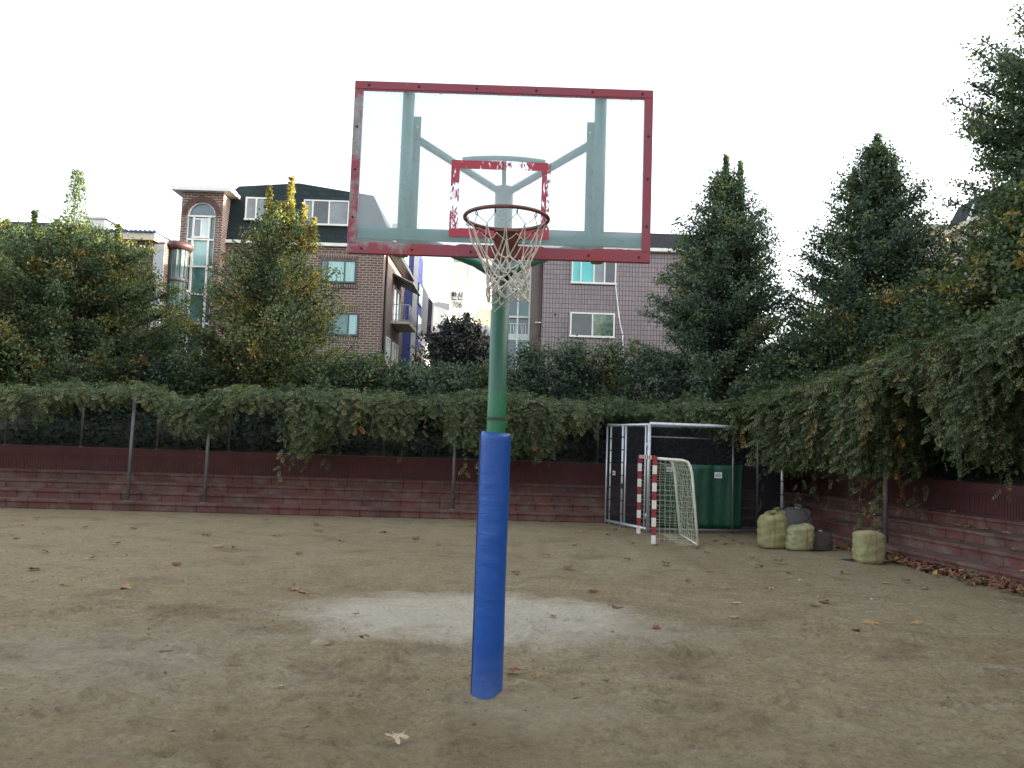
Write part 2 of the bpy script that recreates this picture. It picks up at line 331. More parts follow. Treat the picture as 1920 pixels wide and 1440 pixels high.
def vinyl_mat():
    m, nt = new_mat('blue_padding_vinyl')
    tc = nd(nt, 'TexCoord').outputs['Object']
    wv = nd(nt, 'Mapping', {'Vector': tc, 'Scale': (2.2, 2.2, 13), 'Rotation': (.0, .25, 0)}).outputs[0]
    h = math_(nt, 'ADD', noise(nt, wv, 2.2, 3, .5, .5), math_(nt, 'MULTIPLY', noise(nt, tc, 5, 3), .8))
    s = nd(nt, 'SeparateXYZ', {0: tc})
    dirt = math_(nt, 'MULTIPLY', nd(nt, 'MapRange', {'Value': s.outputs[2], 'From Min': .35, 'From Max': .0, 'To Min': .0, 'To Max': .3}).outputs[0], noise(nt, tc, 14, 4))
    col = ramp(nt, noise(nt, tc, 4, 4), [(.3, (.003,.056,.27)), (.7, (.006,.070,.32))])
    col = mixc(nt, dirt, col, (.25,.22,.19))
    finish(nt, nd(nt, 'BsdfPrincipled', {'Base Color': col, 'Roughness': .38, 'Specular IOR Level': .5, 'Normal': bump(nt, h, .010, .30)}).outputs[0]); return m
M['vinyl'] = vinyl_mat()
def step_mat(name, c1, c2, bw, worn):
    m, nt = new_mat(name)
    uv = nd(nt, 'UVMap').outputs[0]; tc = nd(nt, 'TexCoord').outputs['Object']
    b = nd(nt, 'TexBrick', {'Vector': uv, 'Color1': c1, 'Color2': c2, 'Mortar': (.03,.015,.015), 'Scale': 1.0, 'Mortar Size': .011, 'Mortar Smooth': .3, 'Brick Width': bw, 'Row Height': 60.0}, offset=0)
    k = ramp(nt, noise(nt, tc, 2.6, 7, .7), [(.45, (0,)*3), (.72, (worn,)*3)])
    col = mixc(nt, k, b.outputs[0], (.150,.122,.108))
    col = mixc(nt, ramp(nt, noise(nt, tc, .5, 4), [(.5, (0,)*3), (.75, (.55,)*3)]), col, (.045,.035,.033))
    hh = math_(nt, 'ADD', math_(nt, 'MULTIPLY', b.outputs['Fac'], -.6), noise(nt, tc, 22, 4))
    finish(nt, nd(nt, 'BsdfPrincipled', {'Base Color': col, 'Roughness': .85, 'Specular IOR Level': .25, 'Normal': bump(nt, hh, .012)}).outputs[0]); return m
M['step'] = step_mat('worn_red_step', (.125,.048,.041), (.090,.038,.034), .47, .85)
M['tread'] = plain('greyish_red_tread', (.120,.074,.066), (.088,.048,.044), 1.4, .9, bmp=.008, bscale=30)  # treads coloured paler and greyer than the risers
M['rib'] = plain('dark_red_ribbed_paint', (.092,.024,.025), (.060,.020,.021), .9, .8, bmp=.01, bscale=14)
def mesh_mat():
    m, nt = new_mat('fine_black_netting')
    d = nd(nt, 'BsdfDiffuse', {'Color': (.02,.02,.024)}).outputs[0]
    finish(nt, nd(nt, 'MixShader', {0: .64, 1: nd(nt, 'BsdfTransparent').outputs[0], 2: d}).outputs[0]); return m
M['netting'] = mesh_mat()
def sack_mat(name, c1, c2, stripe):
    m, nt = new_mat(name)
    tc = nd(nt, 'TexCoord').outputs['Object']; s = nd(nt, 'SeparateXYZ', {0: tc})
    col = ramp(nt, noise(nt, tc, 5, 5), [(.3, c1), (.7, c2)])
    st = ramp(nt, math_(nt, 'ABSOLUTE', math_(nt, 'ADD', math_(nt, 'SUBTRACT', s.outputs[0], stripe), math_(nt, 'MULTIPLY', math_(nt, 'SUBTRACT', noise(nt, tc, 4), .5), .05))), [(.012, (.6,)*3), (.02, (0,)*3)])
    col = mixc(nt, st, col, (.22,.10,.05))
    wv = nd(nt, 'TexWave', {'Vector': tc, 'Scale': 28.0, 'Distortion': 1.0, 'Detail': 1.0}, bands_direction='Z').outputs['Fac']
    h = math_(nt, 'ADD', math_(nt, 'MULTIPLY', wv, .12), noise(nt, tc, 7, 4, .6, .8))
    finish(nt, nd(nt, 'BsdfPrincipled', {'Base Color': col, 'Roughness': .6, 'Normal': bump(nt, h, .05, .8)}).outputs[0]); return m
M['sack_y'] = sack_mat('yellow_woven_sack', (.31,.285,.135), (.21,.19,.085), -.03); M['sack_p'] = sack_mat('pale_woven_sack', (.33,.31,.165), (.23,.21,.105), .09)
M['sack_big'] = sack_mat('big_woven_sack', (.32,.295,.15), (.22,.20,.095), .03)
def bag_mat(name, c, tr):
    m, nt = new_mat(name)
    tc = nd(nt, 'TexCoord').outputs['Object']
    p = nd(nt, 'BsdfPrincipled', {'Base Color': c, 'Roughness': .14, 'Normal': bump(nt, noise(nt, tc, 14, 6, .7, 1.6), .14, 1.0)}).outputs[0]
    finish(nt, nd(nt, 'MixShader', {0: tr, 1: p, 2: nd(nt, 'BsdfTransparent').outputs[0]}).outputs[0]); return m
M['bag_clear'] = bag_mat('clear_plastic', (.26,.25,.26), .35); M['bag_grey'] = bag_mat('smoky_plastic', (.13,.11,.11), .4)

# ------------------------------------------------------------------ ground and bank
rs = np.random.RandomState(4)
def vnoise(x, y, cell, seed):
    g = np.random.RandomState(seed).rand(128, 128)
    u, v = x/cell, y/cell; i, j = np.floor(u).astype(int), np.floor(v).astype(int); a, b = u-i, v-j
    a = a*a*(3-2*a); b = b*b*(3-2*b); i0, i1, j0, j1 = i % 128, (i+1) % 128, j % 128, (j+1) % 128
    return (g[i0,j0]*(1-a) + g[i1,j0]*a)*(1-b) + (g[i0,j1]*(1-a) + g[i1,j1]*a)*b
def axis(fine0, fine1, st, lo, hi):
    a = list(np.arange(fine0, fine1, st)); s = st; x = fine1
    while x < hi: a.append(x); s *= 1.25; x += s
    a.append(hi); s = st; x = fine0 - st
    while x > lo: a.insert(0, x); s *= 1.25; x -= s
    a.insert(0, lo); return np.array(a)
def build_ground():
    xs = axis(-5, 5, .035, -900, 900); ys = axis(2.2, 10.5, .035, -300, 1500)
    X, Y = np.meshgrid(xs, ys)
    Z = (vnoise(X, Y, .9, 1)-.5)*.035 + (vnoise(X, Y, .33, 2)-.5)*.036 + (vnoise(X*.6+Y*.35, Y*1.7-X*.3, .16, 3)-.5)*.040
    m = np.clip(vnoise(X, Y, 1.6, 7)*1.8-.5, 0, 1); Z += (vnoise(X, Y, .085, 5)-.5)*.024*m
    for k in range(420):                    # heel and toe dents
        cx, cy = rs.uniform(-4.5, 4.5), rs.uniform(2.6, 8.5); a = rs.uniform(0, 6.3); l, wd = rs.uniform(.05, .14), rs.uniform(.03, .05)
        sel = (abs(X-cx) < .4) & (abs(Y-cy) < .4)
        u = (X[sel]-cx)*math.cos(a) + (Y[sel]-cy)*math.sin(a); v = -(X[sel]-cx)*math.sin(a) + (Y[sel]-cy)*math.cos(a)
        d = np.sqrt((u/l)**2 + (v/wd)**2)
        Z[sel] += rs.uniform(.014, .038)*(-np.exp(-d**2*1.2) + .6*np.exp(-(d-1.6)**2*3))
    d = np.sqrt((X+.107)**2 + (Y-5.90)**2); Z += .025*np.exp(-(d/.22)**2)
    far = np.clip((np.sqrt(X**2 + (Y-8)**2)-8)/6, 0, 1); Z = Z*(1-far) - .004
    n, mm = X.shape
    V = np.stack([X, Y, Z], -1).reshape(-1, 3)
    I = np.arange(n*mm).reshape(n, mm)
    Q = np.stack([I[:-1,:-1], I[:-1,1:], I[1:,1:], I[1:,:-1]], -1).reshape(-1, 4)
    return np_mesh('ground', V, Q, smooth=True)
def np_mesh(name, V, Q, tint=None, smooth=False):
    me = bpy.data.meshes.new(name)
    me.vertices.add(len(V)); me.vertices.foreach_set('co', np.ascontiguousarray(V, dtype=np.float32).ravel())
    me.loops.add(Q.size); me.loops.foreach_set('vertex_index', np.ascontiguousarray(Q, dtype=np.int32).ravel())
    me.polygons.add(len(Q)); me.polygons.foreach_set('loop_start', np.arange(0, Q.size, Q.shape[1], dtype=np.int32))
    me.polygons.foreach_set('use_smooth', np.full(len(Q), smooth))
    me.update(calc_edges=True)
    if tint is not None:
        a = me.attributes.new('tint', 'FLOAT', 'FACE'); a.data.foreach_set('value', tint.astype(np.float32))
    return me
g = link('ground', build_ground(), M['ground']); tag(g, kind='structure', label='trodden sandy schoolyard ground with pale dusty patches')

# court edge: back wall line, corner, right wall line
PA, PC, PB = Vector((-40, 16.05, 0)), Vector((6.15, 19.95, 0)), Vector((8.9, 0, 0))
nA = Vector((-(PC-PA).y, (PC-PA).x, 0)).normalized(); nB = Vector((-(PB-PC).y, (PB-PC).x, 0)).normalized()
mit = (nA + nB)/(1 + nA.dot(nB))
def edge(which, t, d, z):
    """point on the court edge: which 0 back 1 right, t 0..1 along, d metres outward"""
    p0, p1, m0, m1 = ((PA, PC, nA, mit), (PC, PB, mit, nB))[which]
    p = p0.lerp(p1, t) + m0.lerp(m1, t)*d
    return Vector((p.x, p.y, z))
def strip(mb, which, prof, t0=0, t1=1, seg=1):
    for i in range(len(prof)-1):
        (d0, z0), (d1, z1) = prof[i], prof[i+1]
        for k in range(seg):
            a, b = t0 + (t1-t0)*k/seg, t0 + (t1-t0)*(k+1)/seg
            mb.add([edge(which,a,d0,z0), edge(which,b,d0,z0), edge(which,b,d1,z1), edge(which,a,d1,z1)], [(0,1,2,3)])
bk = MB()
for wch in (0, 1):
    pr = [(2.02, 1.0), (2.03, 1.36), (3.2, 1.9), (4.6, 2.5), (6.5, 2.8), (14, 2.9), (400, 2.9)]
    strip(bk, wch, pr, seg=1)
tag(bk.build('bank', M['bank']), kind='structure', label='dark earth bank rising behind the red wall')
RISE, TREAD = .205, .42
for wch, nm, lb in ((0, 'terrace_steps', 'long worn red stepped seating along the back of the court with ribbed wall'), (1, 'terrace_steps', 'worn red stepped seating on the right side strewn with dry leaves')):
    t = thing(nm, lb, 'bleachers', edge(wch, .5, 0, 0))
    for k in range(4):
        mb = MB(); d = k*TREAD; z = k*RISE
        strip(mb, wch, [(d+.022, z-.1), (d+.022, z+RISE-.058)])
        strip(mb, wch, [(d+.022, z+RISE-.058), (d-.012, z+RISE-.052), (d-.014, z+RISE-.012), (d-.004, z+RISE), (d+.10, z+RISE+.002)])
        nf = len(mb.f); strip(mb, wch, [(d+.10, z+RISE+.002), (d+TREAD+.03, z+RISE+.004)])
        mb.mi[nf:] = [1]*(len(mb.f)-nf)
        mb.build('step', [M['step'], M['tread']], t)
    mb = MB(); d = 4*TREAD+.012; z = 4*RISE
    strip(mb, wch, [(d, z-.1), (d, 1.40), (d+.32, 1.405), (d+.32, 1.0)])
    L = ((PC-PA), (PB-PC))[wch].length; n = int(L/.062)
    for k in range(n):
        a, b = (k+.06)/n, (k+.82)/n
        V = [edge(wch, x, dd, zz) for dd, zz in ((d+.01, z-.05), (d-.011, z-.05), (d-.011, 1.20), (d+.01, 1.20)) for x in (a, b)]
        mb.add(V, [(0,1,3,2), (2,3,5,4), (4,5,7,6), (0,2,4,6), (1,7,5,3)])
    strip(mb, wch, [(d-.02, 1.21), (d-.03, 1.39), (d+.01, 1.402)])
    mb.build('ribbed_wall', M['rib'], t)

# ------------------------------------------------------------------ foliage builders
def unit(a): return a/np.maximum(np.linalg.norm(a, axis=-1, keepdims=True), 1e-9)
LEAF = np.array([[[0,0,0],[.45,-.34,.05],[1,0,-.08],[.45,.34,.05]]], float)
def pinnate(pairs=4):
    q = []
    for k in range(pairs):
        x = .2 + .68*k/(pairs-1)
        for s in (-1, 1):
            a = .95; l = .36 - .10*abs(k/(pairs-1)-.4); dx, dy = math.cos(a)*l, s*math.sin(a)*l; wx, wy = -math.sin(a)*s*.058, math.cos(a)*.058
            q.append([[x,0,0],[x+dx*.45+wx, dy*.45+wy, -.01],[x+dx, dy, -.07],[x+dx*.45-wx, dy*.45-wy, -.01]])
    q.append([[.86,0,0],[1.0,-.08,-.02],[1.22,0,-.07],[1.0,.08,-.02]])
    return np.array(q, float)
PIN = pinnate()
def leaves(T, P, A, Nn, S, tint, rng):
    A = unit(A); Zv = unit(Nn - (Nn*A).sum(-1, keepdims=True)*A); Yv = np.cross(Zv, A)
    k = len(T)
    V = P[:,None,None] + S[:,None,None,None]*(T[None,...,0,None]*A[:,None,None] + T[None,...,1,None]*Yv[:,None,None] + T[None,...,2,None]*Zv[:,None,None])
    V = V.reshape(-1, 3); Q = np.arange(len(V)).reshape(-1, 4)
    tt = np.repeat(tint, k) + rng.uniform(-.20, .20, len(Q))*(np.repeat(tint, k) < .8)
    return V, Q, np.clip(tt, 0, 1)
def tree(name, label, base, H, prof, limbs, mat, seed, leaf=.092, per=30, trunk=.12, up=.35, yellow=.03, bias=.0, spikes=(), clump=.175, spike_tint=.55, group=None, cat='tree', lean=(0,0), inner=.3):
    """prof: list of (height fraction, radius)"""
    rng = np.random.RandomState(seed); base = Vector(base)
    t = thing(name, label, cat, base, group=group)
    hp, rp = zip(*prof)
    mb = MB()
    lx = lambda f: (lean[0]*f, lean[1]*f)
    mb.tube([base + Vector((lx(f)[0] + rng.uniform(-.03,.03), lx(f)[1], H*f*.93)) for f in np.linspace(-.03, 1, 9)], [trunk*(1-.9*f)+.008 for f in np.linspace(0, 1, 9)], 7)
    P, Tn, Out = [], [], []
    for i in range(limbs):
        f = hp[0] + (hp[-1]-hp[0])*((i + rng.rand())/limbs)**.9
        az = i*2.39996 + rng.uniform(-.5, .5); r = np.interp(f, hp, rp)*rng.uniform(.55, 1.2)
        rise = r*up*rng.uniform(.4, 1.5); z0 = f*H - rise*.7
        c0 = Vector((lx(f)[0], lx(f)[1], max(.1, z0)))
        c1 = c0 + Vector((math.cos(az)*r, math.sin(az)*r, rise))
        sag = Vector((0, 0, -.08*r))
        pts = [c0.lerp(c1, q) + sag*(4*q*(1-q)) for q in np.linspace(0, 1, 5)]
        if r > .25: mb.tube([base + p for p in pts], [.012+.018*r*(1-q) for q in np.linspace(0, 1, 5)], 4, cap=False)
        nc = max(2, int(r/.21)); tl = rng.normal(.42+bias, .15)
        for q in np.linspace(inner, 1.0, nc):
            p = np.array(c0.lerp(c1, q) + sag*(4*q*(1-q))); n = int(per*1.35*rng.uniform(.5, 1.4)); cr = clump*rng.uniform(.6, 1.25)*(1.15-.35*q)
            P.append(p + rng.normal(0, 1, (n, 3))*np.array([cr, cr, cr*.7])); tc = tl + rng.normal(0, .15)
            if rng.rand() < yellow: tc = rng.uniform(.86, 1.0)
            Tn.append(np.full(n, tc) + rng.normal(0, .10, n))
            Out.append(np.tile([math.cos(az), math.sin(az), .45], (n, 1)))
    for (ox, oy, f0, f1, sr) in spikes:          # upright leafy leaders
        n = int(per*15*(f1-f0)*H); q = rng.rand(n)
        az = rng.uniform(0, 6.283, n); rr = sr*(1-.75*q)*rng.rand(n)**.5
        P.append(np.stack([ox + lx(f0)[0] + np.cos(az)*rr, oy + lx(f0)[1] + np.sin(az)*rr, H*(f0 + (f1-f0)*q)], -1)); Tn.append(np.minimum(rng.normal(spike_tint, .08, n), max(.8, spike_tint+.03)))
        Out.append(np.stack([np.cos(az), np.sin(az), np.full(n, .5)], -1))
        mb.tube([base + Vector((ox+lx(f0)[0], oy+lx(f0)[1], H*z)) for z in (f0, f1)], [.02, .006], 4)
    P = np.concatenate(P); Tn = np.concatenate(Tn); Out = np.concatenate(Out); n = len(P)
    A = unit(Out*.5 + rng.normal(0, .75, (n, 3)) + [0, 0, -.25]); Nn = Out*.6 + [0, 0, .8] + rng.normal(0, .55, (n, 3))
    V, Q, tt = leaves(LEAF, P, A, Nn, leaf*rng.uniform(.6, 1.25, n), Tn, rng)
    link('crown', np_mesh(name + '_leaves', V, Q, tt), M[mat], t)
    mb.build('trunk', M['bark'], t)
    return t
def ground_z(p):
    for wch, n, p0 in ((0, nA, PA), (1, nB, PB)):
        pass
    d = max((p - PA).dot(nA), (p - PB).dot(nB))
    return float(np.interp(d, [2.0, 3.2, 4.6, 6.5, 14], [1.36, 1.9, 2.5, 2.8, 2.9]))
def planted(px, ytop, Y):
    """base on the bank under a photo column, and the height that reaches its top row"""
    tp = at(px, ytop, Y); b = Vector((tp.x, Y, 0)); z = ground_z(b)
    return Vector((tp.x, Y, z - .05)), tp.z - z + .05

def vine(name, label, pts, back, seed, mat='leaf_vine', dens=130, strand_step=.062, size=.27, yellow=.03, zback=.2, group=None):
    """pts: front line (x, y, ztop, zhang); back: vector to the rear edge of the trellis"""
    rng = np.random.RandomState(seed)
    P0 = np.array([p[:2] for p in pts]); zt = np.array([p[2] for p in pts]); zb = np.array([p[3] for p in pts])
    seg = np.linalg.norm(np.diff(P0, axis=0), axis=1); S = np.concatenate([[0], np.cumsum(seg)]); L = S[-1]
    back = np.array(back, float); fw = -unit(back[None])[0]
    f_at = lambda s: np.stack([np.interp(s, S, P0[:,0]), np.interp(s, S, P0[:,1])], -1)
    t = thing(name, label, 'vine', (*f_at(np.array([L/2]))[0], 0), group=group); off = np.array(t.location)
    P, A, Nn, Tn, Sz = [], [], [], [], []
    # roof of leaves
    n = int(L*np.linalg.norm(back)*dens); s = rng.rand(n)*L; q = rng.rand(n)
    xy = f_at(s) + back[None]*q[:,None]
    mound = vnoise(xy[:,0]+50, xy[:,1]+50, .8, seed)*.34 + vnoise(xy[:,0]+50, xy[:,1]+50, .3, seed+1)*.16
    z = np.interp(s, S, zt) - .32 + mound + q*zback - rng.rand(n)**2*.35
    P.append(np.column_stack([xy, z])); az = rng.uniform(0, 6.283, n)
    A.append(np.stack([np.cos(az) + fw[0]*.7, np.sin(az) + fw[1]*.7, rng.uniform(-1.1, .25, n)], -1)); Nn.append(np.tile([0, 0, 1.], (n, 1)) + rng.normal(0, .6, (n, 3)))
    Tn.append(.40 + (vnoise(xy[:,0]+50, xy[:,1]+50, .7, seed+2)-.5)*.5 + rng.normal(0, .08, n)); Sz.append(size*rng.uniform(.65, 1.15, n))
    stems = MB()
    ns = int(L/strand_step)
    for i in range(ns*3):
        s0 = rng.rand()*L; bunch = vnoise(np.array([s0+9]), np.array([3.]), .75, seed+4)[0]
        layer = i % 3
        zt0, zb0 = np.interp(s0, S, zt), np.interp(s0, S, zb)
        ln = max(.12, zt0 - zb0 - .13)*np.clip(rng.uniform(.3, .75) + (bunch-.42)*1.5, .22, 1.0)
        o = f_at(np.array([s0]))[0] + back*rng.rand()*(.12, .3, .6)[layer]; out = rng.uniform(.1, .5)*(1, .6, .2)[layer]; sw = rng.normal(0, .12)
        lone = rng.rand() < .05
        if lone: ln *= 1.55
        m = max(3, int(ln/(.085 if lone else .052))); k = np.linspace(0, 1, m)
        tx = -fw[1]*sw; ty = fw[0]*sw
        arc = np.sin(np.minimum(k*2.2, 1.57))*out
        zz = zt0 - .05 - .1*rng.rand() - ln*(k**1.25)
        pp = np.stack([o[0] + fw[0]*arc + tx*k, o[1] + fw[1]*arc + ty*k, zz], -1) + rng.normal(0, .02, (m, 3))
        P.append(pp); az = rng.uniform(0, 6.283, m); dn = .35 + .75*k
        A.append(np.stack([np.cos(az)*.8 + fw[0]*.55, np.sin(az)*.8 + fw[1]*.55, -dn*rng.uniform(.6, 1.3, m)], -1)); Nn.append(np.stack([np.full(m, fw[0]), np.full(m, fw[1]), np.full(m, .8)], -1) + rng.normal(0, .65, (m, 3)))
        tb = rng.normal(.42, .16)
        if rng.rand() < yellow: tb = rng.uniform(.84, .99)
        Tn.append(np.full(m, tb) + rng.normal(0, .06, m)); Sz.append(size*rng.uniform(.6, 1.05, m)*(1-.25*k))
        if i % 9 == 0: stems.tube([tuple(x) for x in pp[::3]], .008, 4, cap=False)
    P, A, Nn, Tn, Sz = map(np.concatenate, (P, A, Nn, Tn, Sz))
    V, Q, tt = leaves(PIN, P - off, A, Nn, Sz, np.clip(Tn, 0, 1), rng)
    link('foliage', np_mesh(name + '_leaves', V, Q, tt), M[mat], t)
    for k in range(int(L/1.1)):                  # woody stems lying on the trellis
        s0 = rng.rand()*L*.85; pts3 = []
        for j in range(6):
            sj = min(L, s0 + j*.35); o = f_at(np.array([sj]))[0] + back*np.clip(.15+.7*rng.rand(), 0, 1)
            pts3.append((o[0], o[1], np.interp(sj, S, zt) - .3 + rng.uniform(-.06, .06)))
        stems.tube(pts3, .02, 5)
    stems.build('stem', M['bark'], t)
    return t

# ------------------------------------------------------------------ basketball hoop
YB = 4.82; BX, BZ0, BZ1 = (-1.035 + .817)/2, 2.925, 4.015; HW = .928
YP = 5.90; PX = -.107
hoop = thing('basketball_hoop', 'tall green basketball hoop with clear red-framed board and blue padded pole', 'basketball hoop', (PX, YP, 0))
mb = MB(); mb.lathe([(.069, -.05), (.069, 1.95), (.068, 3.72), (.0, 3.722)], (PX, YP, 0), 40); pole = mb.build('pole', M['green'], hoop)
mb = MB(); mb.lathe([(.0715, 1.965), (.0722, 1.968), (.0722, 1.985), (.0715, 1.988)], (PX, YP, 0), 40); mb.build('rust_ring', plain('rust', (.06,.04,.03), (.02,.06,.045), 20, .9), pole)
# pad: slit tube, slightly squashed, with an overlapping flap at the left
mb = MB(); prof = []; n = 64; rows = 70; V = []; Fs = []; rp = np.random.RandomState(8)
wr = [(rp.rand()*1.87, rp.uniform(.0015, .004), rp.uniform(.012, .03), rp.uniform(-.05, .05), rp.uniform(0, 6.28)) for _ in range(26)]
for i in range(rows+1):
    z = 1.872*i/rows
    for k in range(n+1):
        a = math.pi*1.02 + 2*math.pi*k/n*.995
        r = .109 + .003*math.sin(a*2+.4) + .0015*math.sin(z*5+a)
        for (zc, am, wd, sl_, ph) in wr:
            u = math.cos(a-ph); r += am*math.exp(-((z-zc-sl_*math.sin(a-ph))/wd)**2)*max(0, u)**2*.6
        if i == rows: r -= .006
        zz = z + (.014*max(0, math.cos(a-3.6))**6 if i >= rows-1 else 0)
        V.append((PX + r*math.cos(a), YP + r*math.sin(a), zz - .02 if i == 0 else zz))
for i in range(rows):
    for k in range(n): b = i*(n+1)+k; Fs.append((b, b+1, b+n+2, b+n+1))
b = len(V); top = rows*(n+1)
V += [(PX + .071*math.cos(math.pi*1.02 + 2*math.pi*k/n*.995), YP + .071*math.sin(math.pi*1.02 + 2*math.pi*k/n*.995), 1.862) for k in range(n+1)]
Fs += [(top+k, top+k+1, b+k+1, b+k) for k in range(n)]
mb.add(V, Fs, True); pad = mb.build('pole_pad', M['vinyl'], hoop)
mb = MB(); fx, fy = PX - .1125, YP - .012
mb.obox((fx, fy, .925), (.0035, -.001, 0), (-.002, .014, 0), (0, 0, .93)); mb.build('seam', plain('dark_blue_seam', (.008,.02,.09), (.006,.015,.06), 5, .6), pad)
# board: acrylic sheet > frame, square, bolts
mb = MB(); mb.box(BX-HW+.01, BX+HW-.01, YB, YB+.012, BZ0+.01, BZ1-.01)
me_off = thing('x', 'x', 'x') if False else None
board = bpy.data.objects.new('backboard', None); C.objects.link(board); board.parent = hoop; board.location = Vector((BX, YB, (BZ0+BZ1)/2)) - hoop.location
def brd(mb, name, mat, parent=board, **k): return mb.build(name, mat, parent, **k)
brd(mb, 'clear_sheet', M['acrylic'])
fr = MB(); y0, y1 = YB-.006, YB+.03; W, WB = .052, .066
def ragged(x0, x1, z, d, seed, y):
    """painted edge: uneven inner border of the red band on the sheet"""
    r = np.random.RandomState(seed); n = int((x1-x0)/.02); h = 0
    xs_ = np.linspace(x0, x1, n)
    return xs_, [z + d*(.002 + .004*r.rand() + .008*(vnoise(np.array([x*3+9]), np.array([seed*1.]), .35, seed)[0] > .62)) for x in xs_]
fr.box(BX-HW, BX+HW, y0, y1, BZ1-W, BZ1); fr.box(BX-HW, BX+HW, y0, y1, BZ0, BZ0+WB)
fr.box(BX-HW, BX-HW+W, y0, y1, BZ0+WB, BZ1-W); fr.box(BX+HW-W, BX+HW, y0, y1, BZ0+WB, BZ1-W)
brd(fr, 'frame', M['frame_red'], bevel=.003)
for (x0, x1, z, d, sd_) in ((BX-HW+W, BX+HW-W, BZ1-W, -1, 3), (BX-HW+W, BX+HW-W, BZ0+WB, 1, 5)):
    bd = MB(); xs_, zs_ = ragged(x0, x1, z, d, sd_, 0)
    for i in range(len(xs_)-1):
        q = [(xs_[i], YB-.003, z), (xs_[i+1], YB-.003, z), (xs_[i+1], YB-.003, zs_[i+1]), (xs_[i], YB-.003, zs_[i])]
        bd.add(q, [(0,1,2,3)])
    brd(bd, 'paint_edge', M['frame_red'])
sq = MB(); sx0, sx1, sz0, sz1, sw = BX-.314+.005, BX+.304, 2.995+.055, 3.53, .053
SQX = (sx0+sx1)/2; SQZ = (sz0+sz1)/2
sqo = bpy.data.objects.new('target_square', None)
for (a, b, c, d) in ((sx0, sx1, sz1-sw, sz1), (sx0, sx1, sz0, sz0+sw), (sx0, sx0+sw, sz0+sw, sz1-sw), (sx1-sw, sx1, sz0+sw, sz1-sw)): sq.box(a, b, YB-.004, YB-.0015, c, d)
o = sq.build('target_square', M['square'], None); o.parent = board
for v in o.data.vertices: v.co -= Vector((SQX, YB, SQZ))
o.location = Vector((SQX, YB, SQZ)) - origin(board)
mb = MB(); mb.lathe([(.0, -.004), (.0075, -.004), (.0075, 0)], (0, 0, 0), 8)
b0 = mb.build('bolt', M['bolt'], board, local=True); b0.rotation_euler.x = R(-90); first = True
spots = [(x, z) for x in (-.84, -.53, -.17, .2, .55, .86) for z in (BZ1-W/2, BZ0+WB/2)] + [(x, z) for x in (-HW+W/2, HW-W/2) for z in (3.15, 3.45, 3.72)]
for (x, z) in spots:
    q = b0 if first else b0.copy()
    if not first: C.objects.link(q); q.parent = board
    first = False; q.location = Vector((BX+x, YB-.007, z)) - origin(board)
# uprights and rails behind the board
for s, x in ((-1, -.705), (1, .505)):
    mb = MB(); xx = BX + (-.60 if s < 0 else .61)
    mb.tube([(xx, YB+.07, BZ0+.005), (xx, YB+.07, BZ1-.03)], .038, 16)
    xin = xx - s*.058
    mb.box(min(xx - s*.02, xin - s*.022), max(xx - s*.02, xin - s*.022), YB+.098, YB+.108, BZ0+.02, 3.84)
    u = mb.build('upright', M['green2'], hoop)
    hole = MB(); hx = xin - s*.002
    hole.lathe([(0, -.002), (.007, -.002), (.007, 0)], (0, 0, 0), 10); ho = hole.build('bolt_hole', M['white'], u, local=True)
    ho.location = Vector((hx, YB+.0965, 3.77)) - origin(u); ho.rotation_euler.x = R(-90)
mb = MB(); mb.box(BX-HW+.02, BX+HW-.02, YB+.032, YB+.036, 3.03, 3.10); mb.box(BX-HW+.02, BX+HW-.02, YB+.036, YB+.066, 3.03, 3.036); mb.build('cross_rail', M['green2'], hoop)
for s in (-1, 1):
    xx = BX + (-.56 if s < 0 else .57)
    mb = MB(); mb.tube([(xx - s*-.0, YB+.10, 3.705), (PX + s*.05, YP-.03, 3.69)], .026, 12); mb.build('upper_arm', M['green2'], hoop)
    mb = MB(); xl = BX + s*.6
    P4 = [(xl, YB+.08, 3.075), (xl*.62+PX*.38, YB+.36, 3.055), (xl*.3+PX*.7, YB+.66, 3.05), (PX + s*.05, YP-.02, 3.06)]
    mb.tube(P4, [.03, .032, .036, .042], 12); mb.build('lower_arm', M['green2'], hoop)
mb = MB(); yc = YB + .58
cv = [(PX + u*.285, yc - .02*(1-u*u), 3.745 + .012*(1-u*u)) for u in np.linspace(-1, 1, 9)]
mb.tube(cv, .018, 10); mb.build('arm_brace', M['green2'], hoop)
mb = MB(); mb.beam((PX, yc-.01, 3.75), (PX, YP, 3.70), .03, .03); mb.build('brace_strut', M['green2'], hoop)
# rim with bracket, hooks, net
RC = Vector((-.062, 4.44, 3.062)); RR = .236
TILT = .0
def rp_(a, r, dz=0): return Vector((RC.x + r*math.cos(a), RC.y + r*math.sin(a), RC.z + dz + TILT*math.sin(a)*r))
mb = MB(); mb.tube([rp_(2*math.pi*k/72, RR) for k in range(72)], .011, 10, closed=True); rim = mb.build('rim', M['rim'], hoop)
mb = MB(); bx = RC.x
mb.prism([(bx-.073, 3.055), (bx-.073, 3.03), (bx-.070, 2.90), (bx+.070, 2.90), (bx+.073, 3.03), (bx+.073, 3.055)], YB-.02, YB-.007)
mb.box(bx-.073, bx+.073, RC.y+RR-.03, YB-.012, 3.048, 3.056)
V = [(bx-.073, RC.y+RR-.005, 3.055), (bx+.073, RC.y+RR-.005, 3.055), (bx+.070, YB-.022, 2.90), (bx-.070, YB-.022, 2.90)]
mb.add(V + [(x, y+.006, z) for x, y, z in V], [(3,2,1,0), (4,5,6,7), (0,1,5,4), (1,2,6,5), (2,3,7,6), (3,0,4,7)])
mb.build('rim_bracket', plain('faded_red_bracket', (.25,.10,.075), (.17,.06,.045), 9, .6), hoop)
